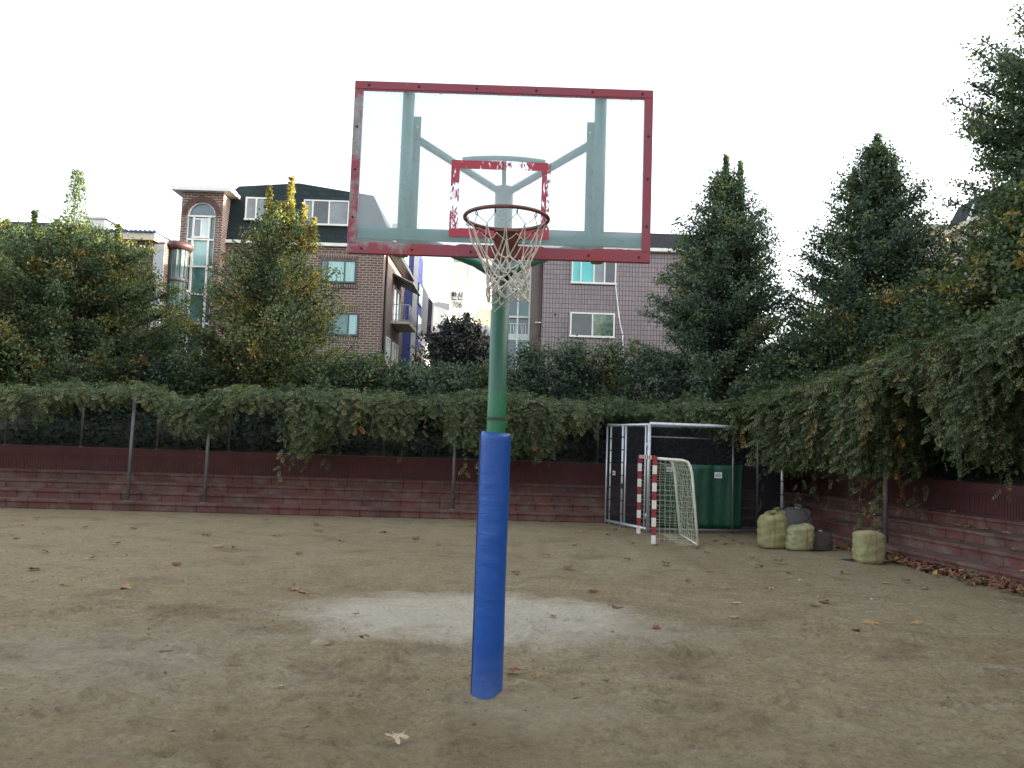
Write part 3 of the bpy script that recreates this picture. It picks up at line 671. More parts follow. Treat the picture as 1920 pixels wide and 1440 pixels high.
for s in (-1, 1):
    mb = MB(); mb.tube([rp_(math.pi/2 + s*1.15, RR, -.008), (bx + s*.07, YB-.02, 2.945)], .006, 6); mb.build('rim_brace', M['rim'], rim)
NH = 12; hk = MB(); hk.tube([(0, 0, .0), (.004, 0, -.008), (.010, 0, -.016), (.004, 0, -.024), (-.006, 0, -.022), (-.009, 0, -.013), (-.003, 0, -.006)], .0028, 6)
h0 = hk.build('net_hook', M['rim'], rim, local=True)
for k in range(NH):
    a = 2*math.pi*(k+.5)/NH
    q = h0 if k == 0 else h0.copy()
    if k: C.objects.link(q); q.parent = rim
    q.location = rp_(a, RR-.008, -.006) - origin(rim); q.rotation_euler.z = a
rn = np.random.RandomState(21); net = MB()
lv = [(-.025, RR-.012), (-.075, .208), (-.235, .140), (-.275, .127), (-.313, .118), (-.350, .113), (-.386, .112), (-.420, .114), (-.452, .118)]
nodes = {}
for r, (dz, rad) in enumerate(lv):
    for k in range(NH):
        a = 2*math.pi*(k + .5 + .5*(r % 2))/NH + rn.normal(0, .03)*(r > 1); sag = (rn.normal(0, .007) if r > 1 else 0)
        fx = 1 + .10*math.cos(a)*(r > 2)
        j = rn.normal(0, .006, 2)*(r > 1)
        nodes[r, k] = Vector((RC.x + rad*math.cos(a)*fx + j[0] + (.012 if r > 4 else 0), RC.y + rad*math.sin(a)*.95 + j[1], RC.z + dz + sag + (.03*math.cos(a*1.5)*(r >= 6))))
for r in range(len(lv)-1):
    for k in range(NH):
        for k2 in ((k, (k-1) % NH) if r % 2 == 0 else (k, (k+1) % NH)):
            a, b = nodes[r, k], nodes[r+1, k2]
            rad_ = .0022 if r == 0 else (.0034 if r == 1 else .0055)
            mid = (a+b)/2 + Vector(rn.normal(0, .004, 3)) + ((a-RC).xy.to_3d().normalized()*.010 if r == 1 else Vector((0,0,-.004)))
            net.tube([a, (a+mid)/2 + Vector((0,0,-.001)), mid, (b+mid)/2, b], rad_, 5, cap=False)
    if r >= 1:
        for k in range(NH):
            c = nodes[r+1, k]; d = Vector(rn.normal(0, 1, 3)).normalized()
            net.tube([c - d*.006, c, c + d*.006], [.005, .008 if r > 1 else .006, .005], 6)
for k in range(NH):                              # loose loops slumped at the hem and in the neck
    a = nodes[len(lv)-1, k]; b = nodes[len(lv)-1, (k+1) % NH]
    if k % 3 != 1: net.tube([a, a.lerp(b, .25) + Vector((0,0,-.016)), a.lerp(b, .6) + Vector(rn.normal(0, .01, 3)) + Vector((0,0,-.022)), b], .0038, 5)
for k in range(2):
    a = nodes[4 + k % 3, (k*5+10) % NH if k % 2 else 11]; b = nodes[6, (k+9) % NH]
    net.tube([a, a.lerp(b, .4) + Vector(rn.normal(0, .012, 3)), b], .0036, 5)
net.build('net', M['rope'], hoop)

# ------------------------------------------------------------------ buildings
def window(parent, x0, x1, z0, z1, y, frame, panes, fw=.07, split=None, bars=()):
    """frame proud of the wall (a part) and its panes (sub-parts)"""
    mb = MB(); d = .07
    mb.box(x0, x1, y-d, y, z1-fw, z1); mb.box(x0-.03, x1+.03, y-d-.03, y, z0-.02, z0+fw)
    mb.box(x0, x0+fw, y-d, y, z0+fw, z1-fw); mb.box(x1-fw, x1, y-d, y, z0+fw, z1-fw)
    n = len(panes); sp = split or [i/n for i in range(1, n)]
    xs_ = [x0] + [x0 + (x1-x0)*q for q in sp] + [x1]
    for q in xs_[1:-1]: mb.box(q-fw*.45, q+fw*.45, y-d-.005, y, z0+fw, z1-fw)
    for q in bars: mb.box(x0+fw, x1-fw, y-d+.004, y, z0+(z1-z0)*q-.025, z0+(z1-z0)*q+.025)
    f = mb.build('window', M[frame], parent)
    for i, pm in enumerate(panes):
        p = MB(); a = xs_[i] + (fw if i == 0 else fw*.45); b = xs_[i+1] - (fw if i == n-1 else fw*.45)
        p.box(a, b, y-.03 - .006*(i % 2), y-.004, z0+fw, z1-fw); p.build('pane', M[pm], f)
    return f
def rect(px0, py0, px1, py1, Y):
    a, b = at(px0, py1, Y), at(px1, py0, Y); return a.x, b.x, a.z, b.z
# A: brick house with stair tower and dark mansard roof
YA = 40.0
A = thing('brick_house', 'brown brick house with arched stair window and dark shingled mansard roof', 'house', (at(530, 600, YA).x, YA, 2.8))
xl = at(343, 520, YA).x; xt = at(420, 520, YA).x; xr = at(716, 560, YA).x
ze = at(500, 459, YA).z; zt = at(395, 369, YA).z; Yend = YA + 8
mb = MB(); mb.box(xt-.02, xr, YA, Yend, 2.0, ze); mb.build('wall', M['brick'], A)
def arch(cx, hw, z0, zs, n=16):
    return [(cx-hw, z0)] + [(cx - hw*math.cos(math.pi*i/n), zs + hw*math.sin(math.pi*i/n)) for i in range(n+1)] + [(cx+hw, z0)]
# tower wall with an arched opening
ax0, ax1 = at(361, 420, YA).x, at(413, 420, YA).x; acx = (ax0+ax1)/2; ahw = (ax1-ax0)/2; zs = at(388, 412, YA).z; zbase = 2.6; YT = YA-.7
mb = MB(); al = arch(acx, ahw, zbase, zs)
mb.box(xl, ax0, YT, YA+6, 2.0, zt); mb.box(ax1, xt, YT, YA+6, 2.0, zt)
for i in range(1, len(al)-2):
    (xa, za), (xb, zb) = al[i], al[i+1]
    mb.add([(xa,YT,za),(xb,YT,zb),(xb,YT,zt),(xa,YT,zt)], [(0,1,2,3)]); mb.add([(xa,YT,za),(xb,YT,zb),(xb,YT+.4,zb),(xa,YT+.4,za)], [(3,2,1,0)])
mb.box(ax0, ax1, YT+.9, YA+6, 2.0, zt-.01)
mb.build('stair_tower', M['brick'], A)
mb = MB(); rr0, rr1 = ahw+.02, ahw+.30
for i in range(24):
    a0, a1 = math.pi*i/24, math.pi*(i+.82)/24
    q = [(acx - r*math.cos(a), zs + r*math.sin(a)) for r, a in ((rr0, a0), (rr0, a1), (rr1, a1), (rr1, a0))]
    mb.prism(q[::-1], YT-.03, YT+.05)
mb.build('arch_bricks', plain('arch_brick', (.12,.065,.055), (.08,.045,.04), 3, .8), A)
fw = .07; mb = MB()
for i in range(len(al)-1): mb.beam((al[i][0], YT+.12, al[i][1]), (al[i+1][0], YT+.12, al[i+1][1]), .1, .09, up=(0,1,0))
mx = [ax0 + (ax1-ax0)*.22, ax0 + (ax1-ax0)*.78]
for q in mx: mb.box(q-.045, q+.045, YT+.06, YT+.16, zbase, zs)
hz = [at(385, y, YA).z for y in (412, 455, 505, 556, 610)]
for z in hz: mb.box(ax0, ax1, YT+.05, YT+.15, z-.04, z+.04)
sw_ = mb.build('stair_window', M['fr_white'], A)
lev = [zbase] + hz[::-1]; pm = [['pane_blue','pane_blue','pane_teal'], ['pane_teal','pane_teal','pane_blue'], ['pane_blue','pane_teal','pane_teal'], ['pane_teal','pane_curtain','pane_teal'], ['pane_teal','pane_grey','pane_teal']]
for i in range(5):
    for j, (a, b) in enumerate(((ax0, mx[0]), (mx[0], mx[1]), (mx[1], ax1))):
        p = MB(); p.box(a, b, YT+.17, YT+.2, lev[i], lev[i+1]); p.build('pane', M[pm[i][j]], sw_)
p = MB(); p.prism(arch(acx, ahw, zs-.02, zs), YT+.17, YT+.2); p.build('pane', M['pane_blue'], sw_)
wz0, wz1 = at(385, 452, YA).z, at(385, 416, YA).z
window(A, mx[0]-.02, mx[1]+.02, wz0, wz1, YT+.12, 'fr_white', ['pane_grey', 'pane_pale'])
mb = MB(); lx0, lx1 = at(337, 366, YA).x, at(447, 366, YA).x
mb.box(lx0, lx1, YT-.35, YA+6.2, zt+.003, zt+.18); mb.box(lx0+.12, lx1-.12, YT-.2, YA+6, zt+.18, zt+.30); mb.build('tower_ledge', M['white'], A)
# mansard: near-vertical shingled front, hipped to the right
zr0, zr1, zr2 = at(443, 344, YA).z, at(556, 338, YA).z, at(700, 362, YA).z
rx0, rx1, rx2, rx3 = at(421, 400, YA).x, at(556, 340, YA).x, at(698, 362, YA).x, at(741, 458, YA).x
z0 = ze + .17
mb = MB()
fp = [(xt+.003, YA-.05, z0), (rx3, YA-.05, z0), (rx2, YA+.45, zr2), (rx1, YA+.45, zr1), (at(443,344,YA).x, YA+.45, zr0), (xt+.003, YA+.35, zr0-.35)]
bp = [(x, 2*YA+8-y, z) for x, y, z in fp]; V = fp + bp; n = 6
mb.add(V, [tuple(range(n)), tuple(range(2*n-1, n-1, -1))] + [(i+n, (i+1) % n+n, (i+1) % n, i) for i in range(n)])
mb.build('roof', M['shingle'], A)
mb = MB(); mb.box(xt+.003, rx3+.02, YA-.18, YA+.02, z0-.16, z0); mb.build('eave', M['white'], A)
mb = MB(); mb.box(xr-.1, rx3+.02, YA+.021, Yend+.2, z0-.12, z0-.002); mb.build('gutter', M['black'], A)
def ywin(px0, py0, px1, py1, Y, yface, **k):
    x0, x1, za, zb = rect(px0, py0, px1, py1, Y); return window(A, x0, x1, za, zb, yface, **k)
ywin(459, 371, 502, 412, YA, YA+.02, frame='fr_white', panes=['pane_grey', 'pane_grey'])
ywin(568, 377, 656, 421, YA, YA+.02, frame='fr_white', panes=['pane_grey', 'pane_dark', 'pane_grey'], split=[.2, .56])
ywin(600, 489, 669, 529, YA, YA, frame='fr_dark', panes=['pane_teal', 'pane_curtain', 'pane_curtain'], split=[.2, .68])
ywin(470, 489, 520, 529, YA, YA, frame='fr_dark', panes=['pane_teal', 'pane_blue'])
ywin(612, 588, 673, 628, YA, YA, frame='fr_dark', panes=['pane_teal', 'pane_teal', 'pane_curtain'], split=[.2, .68])
for py in (482, 581):
    a, b = at(596, py, YA), at(672, py, YA); mb = MB(); mb.box(a.x, b.x, YA-.03, YA+.02, a.z-.02, a.z+.22); mb.build('lintel', M['brick_edge'], A)
    a, b = at(596, py+52, YA), at(672, py+52, YA); mb = MB(); mb.box(a.x, b.x, YA-.05, YA+.02, a.z-.12, a.z+.08); mb.build('sill', M['brick_edge'], A)
# right side wall: drainpipe, awning, balcony, side window
sy = lambda px: xr*F/((px-960)*1.0)
mb = MB(); mb.tube([(xr+.06, YA+.7, 2.5), (xr+.06, YA+.7, ze)], .06, 8); mb.build('drainpipe', M['black'], A)
yb0, yb1 = 43.2, 46.6; zb = at(738, 608, 43.5).z
mb = MB(); mb.box(xr+.002, xr+1.0, yb0, yb1, zb, zb+.14); bal = mb.build('balcony', M['cream'], A)
mb = MB()
for q in np.linspace(yb0, yb1, 16): mb.tube([(xr+.97, q, zb+.14), (xr+.99, q, zb+1.05)], .014, 4)
for q in np.linspace(xr+.06, xr+.97, 5):
    for y in (yb0+.02, yb1-.02): mb.tube([(q, y, zb+.14), (q, y, zb+1.05)], .014, 4)
for z in (zb+1.05, zb+.2): mb.tube([(xr+.02, yb0+.02, z), (xr+.98, yb0+.02, z), (xr+.98, yb1-.02, z), (xr+.02, yb1-.02, z)], .022, 5)
mb.build('railing', M['fr_alu'], bal)
za = at(745, 533, 44).z; mb = MB()
mb.add([(xr+.01, yb0, za+.45), (xr+.01, yb1, za+.45), (xr+1.15, yb1, za-.1), (xr+1.15, yb0, za-.1), (xr+.01, yb0, za+.49), (xr+.01, yb1, za+.49), (xr+1.15, yb1, za-.06), (xr+1.15, yb0, za-.06)], [(3,2,1,0),(4,5,6,7),(0,1,5,4),(1,2,6,5),(2,3,7,6),(3,0,4,7)])
aw = mb.build('awning', M['white'], A); mb = MB()
for y in np.linspace(yb0+.05, yb1-.05, 5):
    mb = MB(); mb.beam((xr+.02, y, za+.41), (xr+1.15, y, za-.14), .04, .05); mb.build('awning_rib', M['darkmetal'], aw)
def sidewin(y0, y1, z0, z1, fm, pm_):
    mb = MB(); x = xr
    for (a, b, c, d) in ((y0, y1, z1-.07, z1), (y0, y1, z0, z0+.07), (y0, y0+.07, z0+.07, z1-.07), (y1-.07, y1, z0+.07, z1-.07), ((y0+y1)/2-.03, (y0+y1)/2+.03, z0+.07, z1-.07)): mb.box(x+.002, x+.08, a, b, c, d)
    f = mb.build('window', M[fm], A); p = MB(); p.box(x+.001, x+.03, y0+.07, y1-.07, z0+.07, z1-.07); p.build('pane', M[pm_], f)
sidewin(43.6, 46.2, zb+.2, zb+2.2, 'fr_white', 'pane_teal'); sidewin(41.8, 43.0, zb-2.4, zb-.9, 'fr_white', 'pane_pale'); sidewin(44.0, 46.0, zb-2.4, zb-.9, 'fr_white', 'pane_grey')
x_ = at(733, 497, 42.5).x
mb = MB(); mb.box(xr+.10, xr+.45, 41.6, 46.0, z0+.35, z0+1.6); dm = mb.build('dormer_window', M['fr_white'], A)
mb = MB(); mb.box(xr+.452, xr+.47, 41.9, 43.6, z0+.5, z0+1.45); mb.box(xr+.452, xr+.47, 43.9, 45.7, z0+.5, z0+1.45); mb.build('pane', M['pane_pale'], dm)

# B: blue tiled house behind
YBl = 49.5; bx0, bx1 = at(749, 560, YBl).x, at(781, 560, YBl).x; zb1 = at(760, 455, YBl).z
Bh = thing('blue_house', 'narrow blue tiled house side between the brick house and the white towers', 'house', (bx0, YBl, 2.8))
mb = MB(); mb.box(bx0-2, bx1, YBl, YBl+2.8, 2, zb1); mb.build('wall', M['blue_tile'], Bh)
mb = MB(); mb.box(bx1-.25, bx1+.03, YBl-.03, YBl-.001, 2, zb1); mb.build('corner_trim', M['white'], Bh)
mb = MB(); mb.prism([(bx0-2.2, zb1+.002), (bx1+.35, zb1+.002), (bx1+.1, zb1+.45), (bx0-2, zb1+.45)], YBl-.3, YBl+3.0); mb.build('roof', M['navy'], Bh)
for z in (4.2, 6.4, 8.6, 10.6):
    if z+1.3 < zb1:
        mb = MB(); mb.box(bx1+.002, bx1+.08, YBl+.5, YBl+2.4, z, z+1.35); f = mb.build('window', M['fr_dark'], Bh)
        mb = MB()
        for q in range(2): mb.box(bx1+.082, bx1+.09, YBl+.6+q*.9, YBl+1.4+q*.9, z+.1, z+1.25)
        mb.build('pane', M['pane_grey'], f)
mb = MB(); mb.box(bx1+.003, bx1+.35, YBl+.8, YBl+2.6, 5.35, 5.45)
for z in (5.75, 6.1): mb.tube([(bx1+.35, YBl+.8, z), (bx1+.35, YBl+2.6, z)], .025, 4)
for q in np.linspace(.8, 2.6, 8): mb.tube([(bx1+.35, YBl+q, 5.45), (bx1+.35, YBl+q, 6.1)], .02, 4)
mb.build('balcony', M['darkmetal'], Bh)
# C: gabled grey house further on
YC = 60.0; c0, c1 = at(778, 560, YC).x, at(789, 560, YC).x; zc = at(790, 555, YC).z
Ch = thing('grey_house', 'narrow grey house with dark steep gable end behind the blue house', 'house', (c0, YC, 2.8))
mb = MB(); mb.box(c0-3, c1-.15, YC, YC+10, 2, zc); mb.build('wall', M['tower_grey'], Ch)
for (y, h, dx) in ((YC-.2, 1.9, 0), (YC+5.2, 1.2, .25)):
    mb = MB(); mb.prism([(c1-1.0, zc+.002), (c1+.05+dx, zc-2.6), (c1+.12+dx, zc+h*.4), (c1-.25, zc+h)], y, y+4.6); mb.build('roof', M['navy'], Ch)
mb = MB()
for z in (4.5, 7.0): mb.box(c1-.147, c1-.07, YC+1, YC+4, z, z+1.3)
mb.build('window', M['pane_grey'], Ch)
# D: cream apartment tower with number, E: white gabled block
YD = 150.0; d0, d1 = at(841, 560, YD).x, at(917, 560, YD).x; dm_ = at(878, 560, YD).x; zd = at(880, 492, YD).z
D = thing('apartment_tower', 'tall cream apartment tower with dark wall lettering and number', 'building', ((d0+d1)/2, YD, 0))
mb = MB(); mb.box(d0, dm_, YD, YD+16, 0, zd); mb.box(dm_, d1, YD+.5, YD+15, 0, zd+.4); mb.build('wall', M['tower'], D)
mb = MB(); mb.box(dm_-.12, dm_+.02, YD-.1, YD-.01, 0, zd); mb.box(d0+.003, d0+.4, YD-.1, YD-.01, 0, zd); mb.build('joint_trim', M['tower2'], D)
mb = MB(); mb.box(d0+.5, dm_+2, YD+2, YD+8, zd+.01, zd+1.6); mb.box(d0+.2, d1, YD+1, YD+14, zd+1.6, zd+1.9); mb.build('rooftop_box', M['tower_grey'], D)
mb = MB(); mb.box(d0-.9, d0-.003, YD-1.5, YD+4, 0, at(843, 580, YD).z); mb.box(d1-2.2, d1+.6, YD-1.6, YD+.4, 0, at(905, 582, YD).z); mb.build('stair_wing', M['cream'], D)
def strokes(mb, segs, x0, z0, w, h, t):
    for (a, b) in segs:
        pa, pb = (x0+a[0]*w, z0+a[1]*h), (x0+b[0]*w, z0+b[1]*h); dx, dz = pb[0]-pa[0], pb[1]-pa[1]; l = math.hypot(dx, dz) or 1; ex, ez = dx/l*t*.45, dz/l*t*.45
        mb.beam((pa[0]-ex, YD-.16, pa[1]-ez), (pb[0]+ex, YD-.16, pb[1]+ez), t, .12, up=(0,1,0)) if False else mb.obox(((pa[0]+pb[0])/2, YD-.14, (pa[1]+pb[1])/2), (dx/2+ex, 0, dz/2+ez), (0, .05, 0), (-dz/l*t/2, 0, dx/l*t/2))
def ring(cx, cz, rx, rz, n=14, a0=0, a1=6.2832):
    p = [(cx+rx*math.cos(a0+(a1-a0)*i/n), cz+rz*math.sin(a0+(a1-a0)*i/n)) for i in range(n+1)]; return list(zip(p[:-1], p[1:]))
HAN = [((.18,1.0),(.42,1.0)), ((.04,.86),(.56,.86))] + ring(.30,.62,.16,.13) + [((.72,.42),(.72,1.02)), ((.72,.74),(.92,.74)), ((.16,.34),(.16,.04)), ((.16,.04),(.86,.04))]
SIN = [((.32,.98),(.26,.72)), ((.26,.72),(.04,.46)), ((.27,.74),(.54,.46)), ((.76,.34),(.76,1.02)), ((.16,.34),(.16,.04)), ((.16,.04),(.86,.04))]
mb = MB(); x0_, x1_, za_, zb_ = rect(846, 549, 870, 562, YD); cw = (x1_-x0_)/2
strokes(mb, HAN, x0_, za_, cw*.88, zb_-za_, .135); strokes(mb, SIN, x0_+cw*1.02, za_, cw*.88, zb_-za_, .135); mb.build('lettering', plain('sign_dark', (.035,.04,.055), (.05,.055,.07), 1, .6), D)
mb = MB(); x0_, x1_, za_, zb_ = rect(848, 567, 867, 576.5, YD); cw = (x1_-x0_)/3
strokes(mb, [((0,1),(1,1)), ((1,1),(.35,0))], x0_, za_, cw*.72, zb_-za_, .11)
strokes(mb, ring(.5,.5,.5,.5), x0_+cw*1.05, za_, cw*.72, zb_-za_, .11)
strokes(mb, ring(.5,.3,.5,.3) + ring(.95,.35,.95,.65, 8, 1.75, 3.2), x0_+cw*2.1, za_, cw*.72, zb_-za_, .11); mb.build('number', plain('sign_grey', (.20,.21,.22), (.24,.25,.26), 1, .6), D)
YE = 142.0; e0, e1 = at(803, 600, YE).x, at(841, 600, YE).x; zE = at(812, 576, YE).z; zp = at(822, 566, YE).z; em = at(820, 600, YE).x
Eb = thing('apartment_block', 'white gabled apartment block left of the cream tower', 'building', ((e0+e1)/2, YE, 0))
mb = MB(); mb.prism([(e0, 0), (e1, 0), (e1, zE-.4), (em, zE+.3), (e0, zE)], YE, YE+12); mb.build('wall', M['tower2'], Eb)
mb = MB(); mb.prism([(e0-.1, zE+.004), (em, zE+.304), (e1+.1, zE-.39), (e1+.1, zE+.7), (em, zp), (e0-.1, zp-.45)], YE-.1, YE+12.1); mb.build('roof', M['tower_grey'], Eb)
for zz in (568, 583, 598, 612):
    q = at(807, zz+3, YE); mb = MB(); mb.box(q.x-.2, q.x+.55, YE-.16, YE-.11, q.z-.2, q.z+.25); mb.build('window', M['tower_grey'] if zz > 570 else M['pane_grey'], Eb)
# F: low brown-red shed roofed house in the gap
YF = 75.0; f0, f1 = at(796, 640, YF).x, at(925, 640, YF).x; zf = at(830, 627, YF).z
Fh = thing('low_house', 'low brown red house behind the dark tree', 'house', ((f0+f1)/2, YF, 2.8))
mb = MB(); mb.box(f0, f1, YF, YF+6, 2, zf); mb.build('wall', M['brownred'], Fh)
mb = MB(); mb.prism([(f0-.3, zf+.003), (f1+.3, zf+.003), (f1-.6, zf+.9), (f0+1.6, zf+.9)], YF-.3, YF+6.3); mb.build('roof', M['tower_grey'], Fh)
# G: mauve tiled house right of the pole
YG = 38.0; g0, g1 = at(945, 560, YG).x, at(1400, 560, YG).x; gt = at(1017, 560, YG).x; zg = at(1150, 471, YG).z; zgr = at(1150, 437, YG).z
Gh = thing('tiled_house', 'mauve tiled house with glazed stairwell and flat navy roof edge', 'house', ((g0+g1)/2, YG, 2.8))
mb = MB(); mb.box(gt, g1, YG, YG+30, 2, zg); mb.build('wall', M['tile'], Gh)
mb = MB(); mb.box(gt+.2, g1-.2, YG+13, YG+29.5, zg+.17, 15.0); mb.build('shade_block', M['tile'], Gh)  # unseen raised block, added to shade the houses on its left
gp = at(996, 560, YG).x
mb = MB(); mb.box(gp, gt-.003, YG+.12, YG+10, 2, zg); mb.build('pilaster', M['brown'], Gh)
mb = MB(); mb.box(g0-.1, gp, YG+.75, YG+10, 2, zg); mb.build('stair_core', M['brown'], Gh)
mb = MB(); m1, m2 = at(971, 580, YG).x, at(992, 580, YG).x
for q in (g0+.02, m1, gp-.06): mb.box(q-.04, q+.04, YG+.28, YG+.42, 2, zg)
hl = [at(960, y, YG).z for y in (497, 539, 592, 634)]
for z in hl: mb.box(g0, gp-.003, YG+.29, YG+.41, z-.05, z+.05)
gs = mb.build('stair_window', M['fr_alu'], Gh)
lv_ = [2.2] + hl[::-1] + [zg]
for i in range(5):
    for j, (a, b) in enumerate(((g0, m1), (m1, gp-.003))):
        p = MB(); p.box(a, b, YG+.43, YG+.46, lv_[i], lv_[i+1]); p.build('pane', M[('pane_blue', 'pane_teal')[(i+j) % 2]], gs)
mb = MB()
for zz in (605, 505):
    q = at(960, zz, YG).z
    for z in (q, q-.85): mb.tube([(g0, YG+.36, z), (gp-.1, YG+.36, z)], .022, 5)
    for k in range(11): x = g0 + (gp-.1-g0)*k/10; mb.tube([(x, YG+.36, q), (x + (.12 if k % 3 == 1 else 0), YG+.36, q-.85)], .014, 4)
mb.build('stair_railing', M['fr_white'], Gh)
for zz in (528, 632):
    q = at(960, zz, YG).z; mb = MB(); mb.box(g0, gp-.003, YG+.422, YG+.427, q-.02, q+.22); mb.build('sill_band', M['pane_pale'], Gh)
mb = MB(); mb.box(g0-.2, g1+.3, YG-.28, YG+30.2, zg+.003, zg+.16); mb.box(g0-.1, g1+.2, YG-.16, YG+10.1, zg-.06, zg+.001) if False else None; mb.build('eave', M['white'], Gh)
mb = MB(); mb.prism([(g0-.15, zg+.162), (g1+.25, zg+.162), (g1+.1, zgr), (g0+.1, zgr)], YG-.2, YG+12.9); mb.build('roof', M['navy'], Gh)
def gw(a, b, c, d, **k): x0, x1, za, zb = rect(a, b, c, d, YG); return window(Gh, x0, x1, za, zb, YG, **k)
gw(1071, 489, 1156, 531, frame='fr_white', panes=['pane_cyan', 'pane_cyan', 'pane_grey', 'pane_dark'], split=[.21, .5, .74])
gw(1068, 588, 1153, 631, frame='fr_white', panes=['pane_dark', 'pane_green'])
mb = MB(); pts = [at(x, y, YG-.05) for x, y in ((1154, 533), (1156, 552), (1159, 580), (1163, 610), (1167, 625), (1168, 660))]; mb.tube(pts, .025, 6); mb.build('cable', M['fr_white'], Gh)
mb = MB(); q = at(1041, 590, YG); mb.tube([(q.x, YG-.03, q.z), (q.x, YG+.05, q.z)], .055, 10); mb.build('vent_hole', M['black'], Gh)
mb = MB(); a, b = at(1003, 605, YG), at(1014, 606, YG); mb.tube([(a.x, YG-.05, a.z), (b.x, YG-.05, a.z)], .04, 6); mb.build('pipe_stub', M['fr_alu'], Gh)
mb = MB(); a = at(1010, 612, YG); mb.tube([(gt-.08, YG+.05, zg), (gt-.08, YG+.05, a.z), (gt-.3, YG+.05, a.z-.9), (gt-.3, YG+.05, 2.4)], .05, 7); mb.build('drainpipe', M['darkred'], Gh)
# H: house left behind the big left tree, with glazed bay
YH = 37.0; h0, h1 = at(-90, 560, YH).x, at(303, 560, YH).x; hzt = at(250, 452, YH).z
Hh = thing('bay_house', 'brick house with curved glass bay and blue sheet roof behind the left trees', 'house', ((h0+h1)/2, YH, 2.8))
mb = MB(); mb.box(h0, h1, YH, YH+10, 2, hzt); mb.build('wall', M['brick_red'], Hh)
hx = at(283, 560, YH).x; mb = MB(); mb.box(hx, h1+.003, YH-.05, YH-.001, 2, at(290, 458, YH).z); mb.build('corner_pier', M['tower_grey'], Hh)
mb = MB(); h2 = at(297, 440, YH).x; mb.box(h0, h2, YH-.35, YH+9, hzt+.003, hzt+.34); mb.build('fascia', M['cream'], Hh)
mb = MB()
for k in range(70):
    x = h2 - k*.22; mb.tube([(x, YH-.45, hzt+.38), (x, YH+8, hzt+.75)], .07, 6)
mb.box(h0, h2+.08, YH-.42, YH-.36, hzt+.342, hzt+.39); mb.build('roof', M['bluemetal'], Hh)
zq = at(50, 406, YH).z; qx = at(102, 406, YH).x; mb = MB(); mb.prism([(h0-2, hzt+.5), (qx+.3, hzt+.5), (qx, zq), (h0-2, zq)], YH+1, YH+7); mb.build('upper_roof', M['navy'], Hh)
a0, a1, z0_, z1_ = rect(165, 411, 197, 384, YH+6); mb = MB(); mb.box(a0, a1, YH+6, YH+9, hzt+.3, z1_); mb.box(a0-.15, a1+.15, YH+5.9, YH+9.1, z1_, z1_+.12); mb.build('rooftop_box', M['white'], Hh)
bc = Vector(((at(303, 560, YH).x + at(333, 560, YH).x)/2 - .1, YH+.9, 0)); br = .46; bzt = at(320, 462, YH).z; bzb = at(320, 655, YH).z
mb = MB(); mb.lathe([(br*.97, 2.2), (br*.97, bzt)], bc, 20); mb.build('bay_window', plain('bay_glass', (.05,.10,.11), (.12,.2,.2), 2.0, .35, spec=.2), Hh)
mb = MB()
for k in range(8):
    a = math.pi*(1.0 + k/7); mb.tube([(bc.x+br*math.cos(a), bc.y+br*math.sin(a), 2.2), (bc.x+br*math.cos(a), bc.y+br*math.sin(a), bzt)], .03, 5)
zz_ = at(320, 520, YH).z; mb.lathe([(br, zz_-.06), (br+.04, zz_-.06), (br+.04, zz_+.12), (br, zz_+.12)], bc, 20); mb.build('bay_frame', M['steel'], Hh)
mb = MB(); mb.lathe([(br*.9, bzt+.01), (br+.10, bzt+.01), (br+.22, bzt+.14), (br+.22, bzt+.24), (br+.05, bzt+.4), (0, bzt+.42)], bc, 24); mb.build('bay_cornice', M['darkred'], Hh)
k0, k1 = at(318, 600, YH+2).x, at(342, 600, YH+2).x; mb = MB(); zk = at(330, 545, YH+2).z
mb.box(k0-.8, k1, YH+2, YH+9, 2, zk); mb.build('side_wall', M['brown'], Hh); mb = MB(); mb.box(k0-.82, k1+.05, YH+1.95, YH+9, zk+.002, zk+.1); mb.build('side_ledge', M['cream'], Hh)
mb = MB(); mb.box(k0-.5, k1, YH+3, YH+9, zk+.102, at(330, 463, YH+3).z); mb.build('upper_side_wall', M['pane_blue'], Hh)
# I: long house along the right side, its far end seen between the trees
XI, YI0, YI1 = 17.2, -45.0, 32.0; zi = 10.9; ziv = at(1760, 436, YI1-1).z
Ih = thing('long_house', 'long house with dark mansard roof and cream corner column behind the right trees', 'house', (XI+5, 10, 2.8))
mb = MB(); mb.box(XI+.3, XI+12, YI0, YI1, 2, ziv); mb.build('wall', M['cream'], Ih)
mb = MB(); V = [(XI+.05, ziv+.2), (XI+12.2, ziv+.2), (XI+11.2, 12.0), (XI+.6, 12.0)]
mb.prism(V, YI0, YI1-.35); mb.build('roof', M['shingle'], Ih)
mb = MB(); mb.box(XI-.1, XI+12.3, YI0, YI1-.2, ziv+.003, ziv+.197); mb.build('eave', M['cream'], Ih)
q = at(1763, 436, YI1-.2); mb = MB(); mb.box(q.x-.75, q.x+.3, YI1-.15, YI1+.7, 2, ziv+.35); mb.box(q.x-.9, q.x+.45, YI1-.3, YI1+.85, ziv+.352, ziv+.55); mb.build('corner_column', M['cream'], Ih)
for y in (YI1-2.0, 27.3, 22.0, 17.0):
    mb = MB(); mb.tube([(XI-.05, y, 2.5), (XI-.05, y, ziv), (XI+.35, y, 11.7)], .06, 7); mb.build('drainpipe', M['white'], Ih)
for y in (29.3, 25.0, 20.0, 14.0, 8.0):
    for z in (4.2, 7.0):
        mb = MB(); mb.box(XI+.22, XI+.298, y-1.0, y+1.0, z, z+1.3); f = mb.build('window', M['fr_white'], Ih)
        mb = MB(); mb.box(XI+.20, XI+.218, y-.92, y-.04, z+.08, z+1.22); mb.box(XI+.20, XI+.218, y+.04, y+.92, z+.08, z+1.22); mb.build('pane', M['pane_dark'], f)

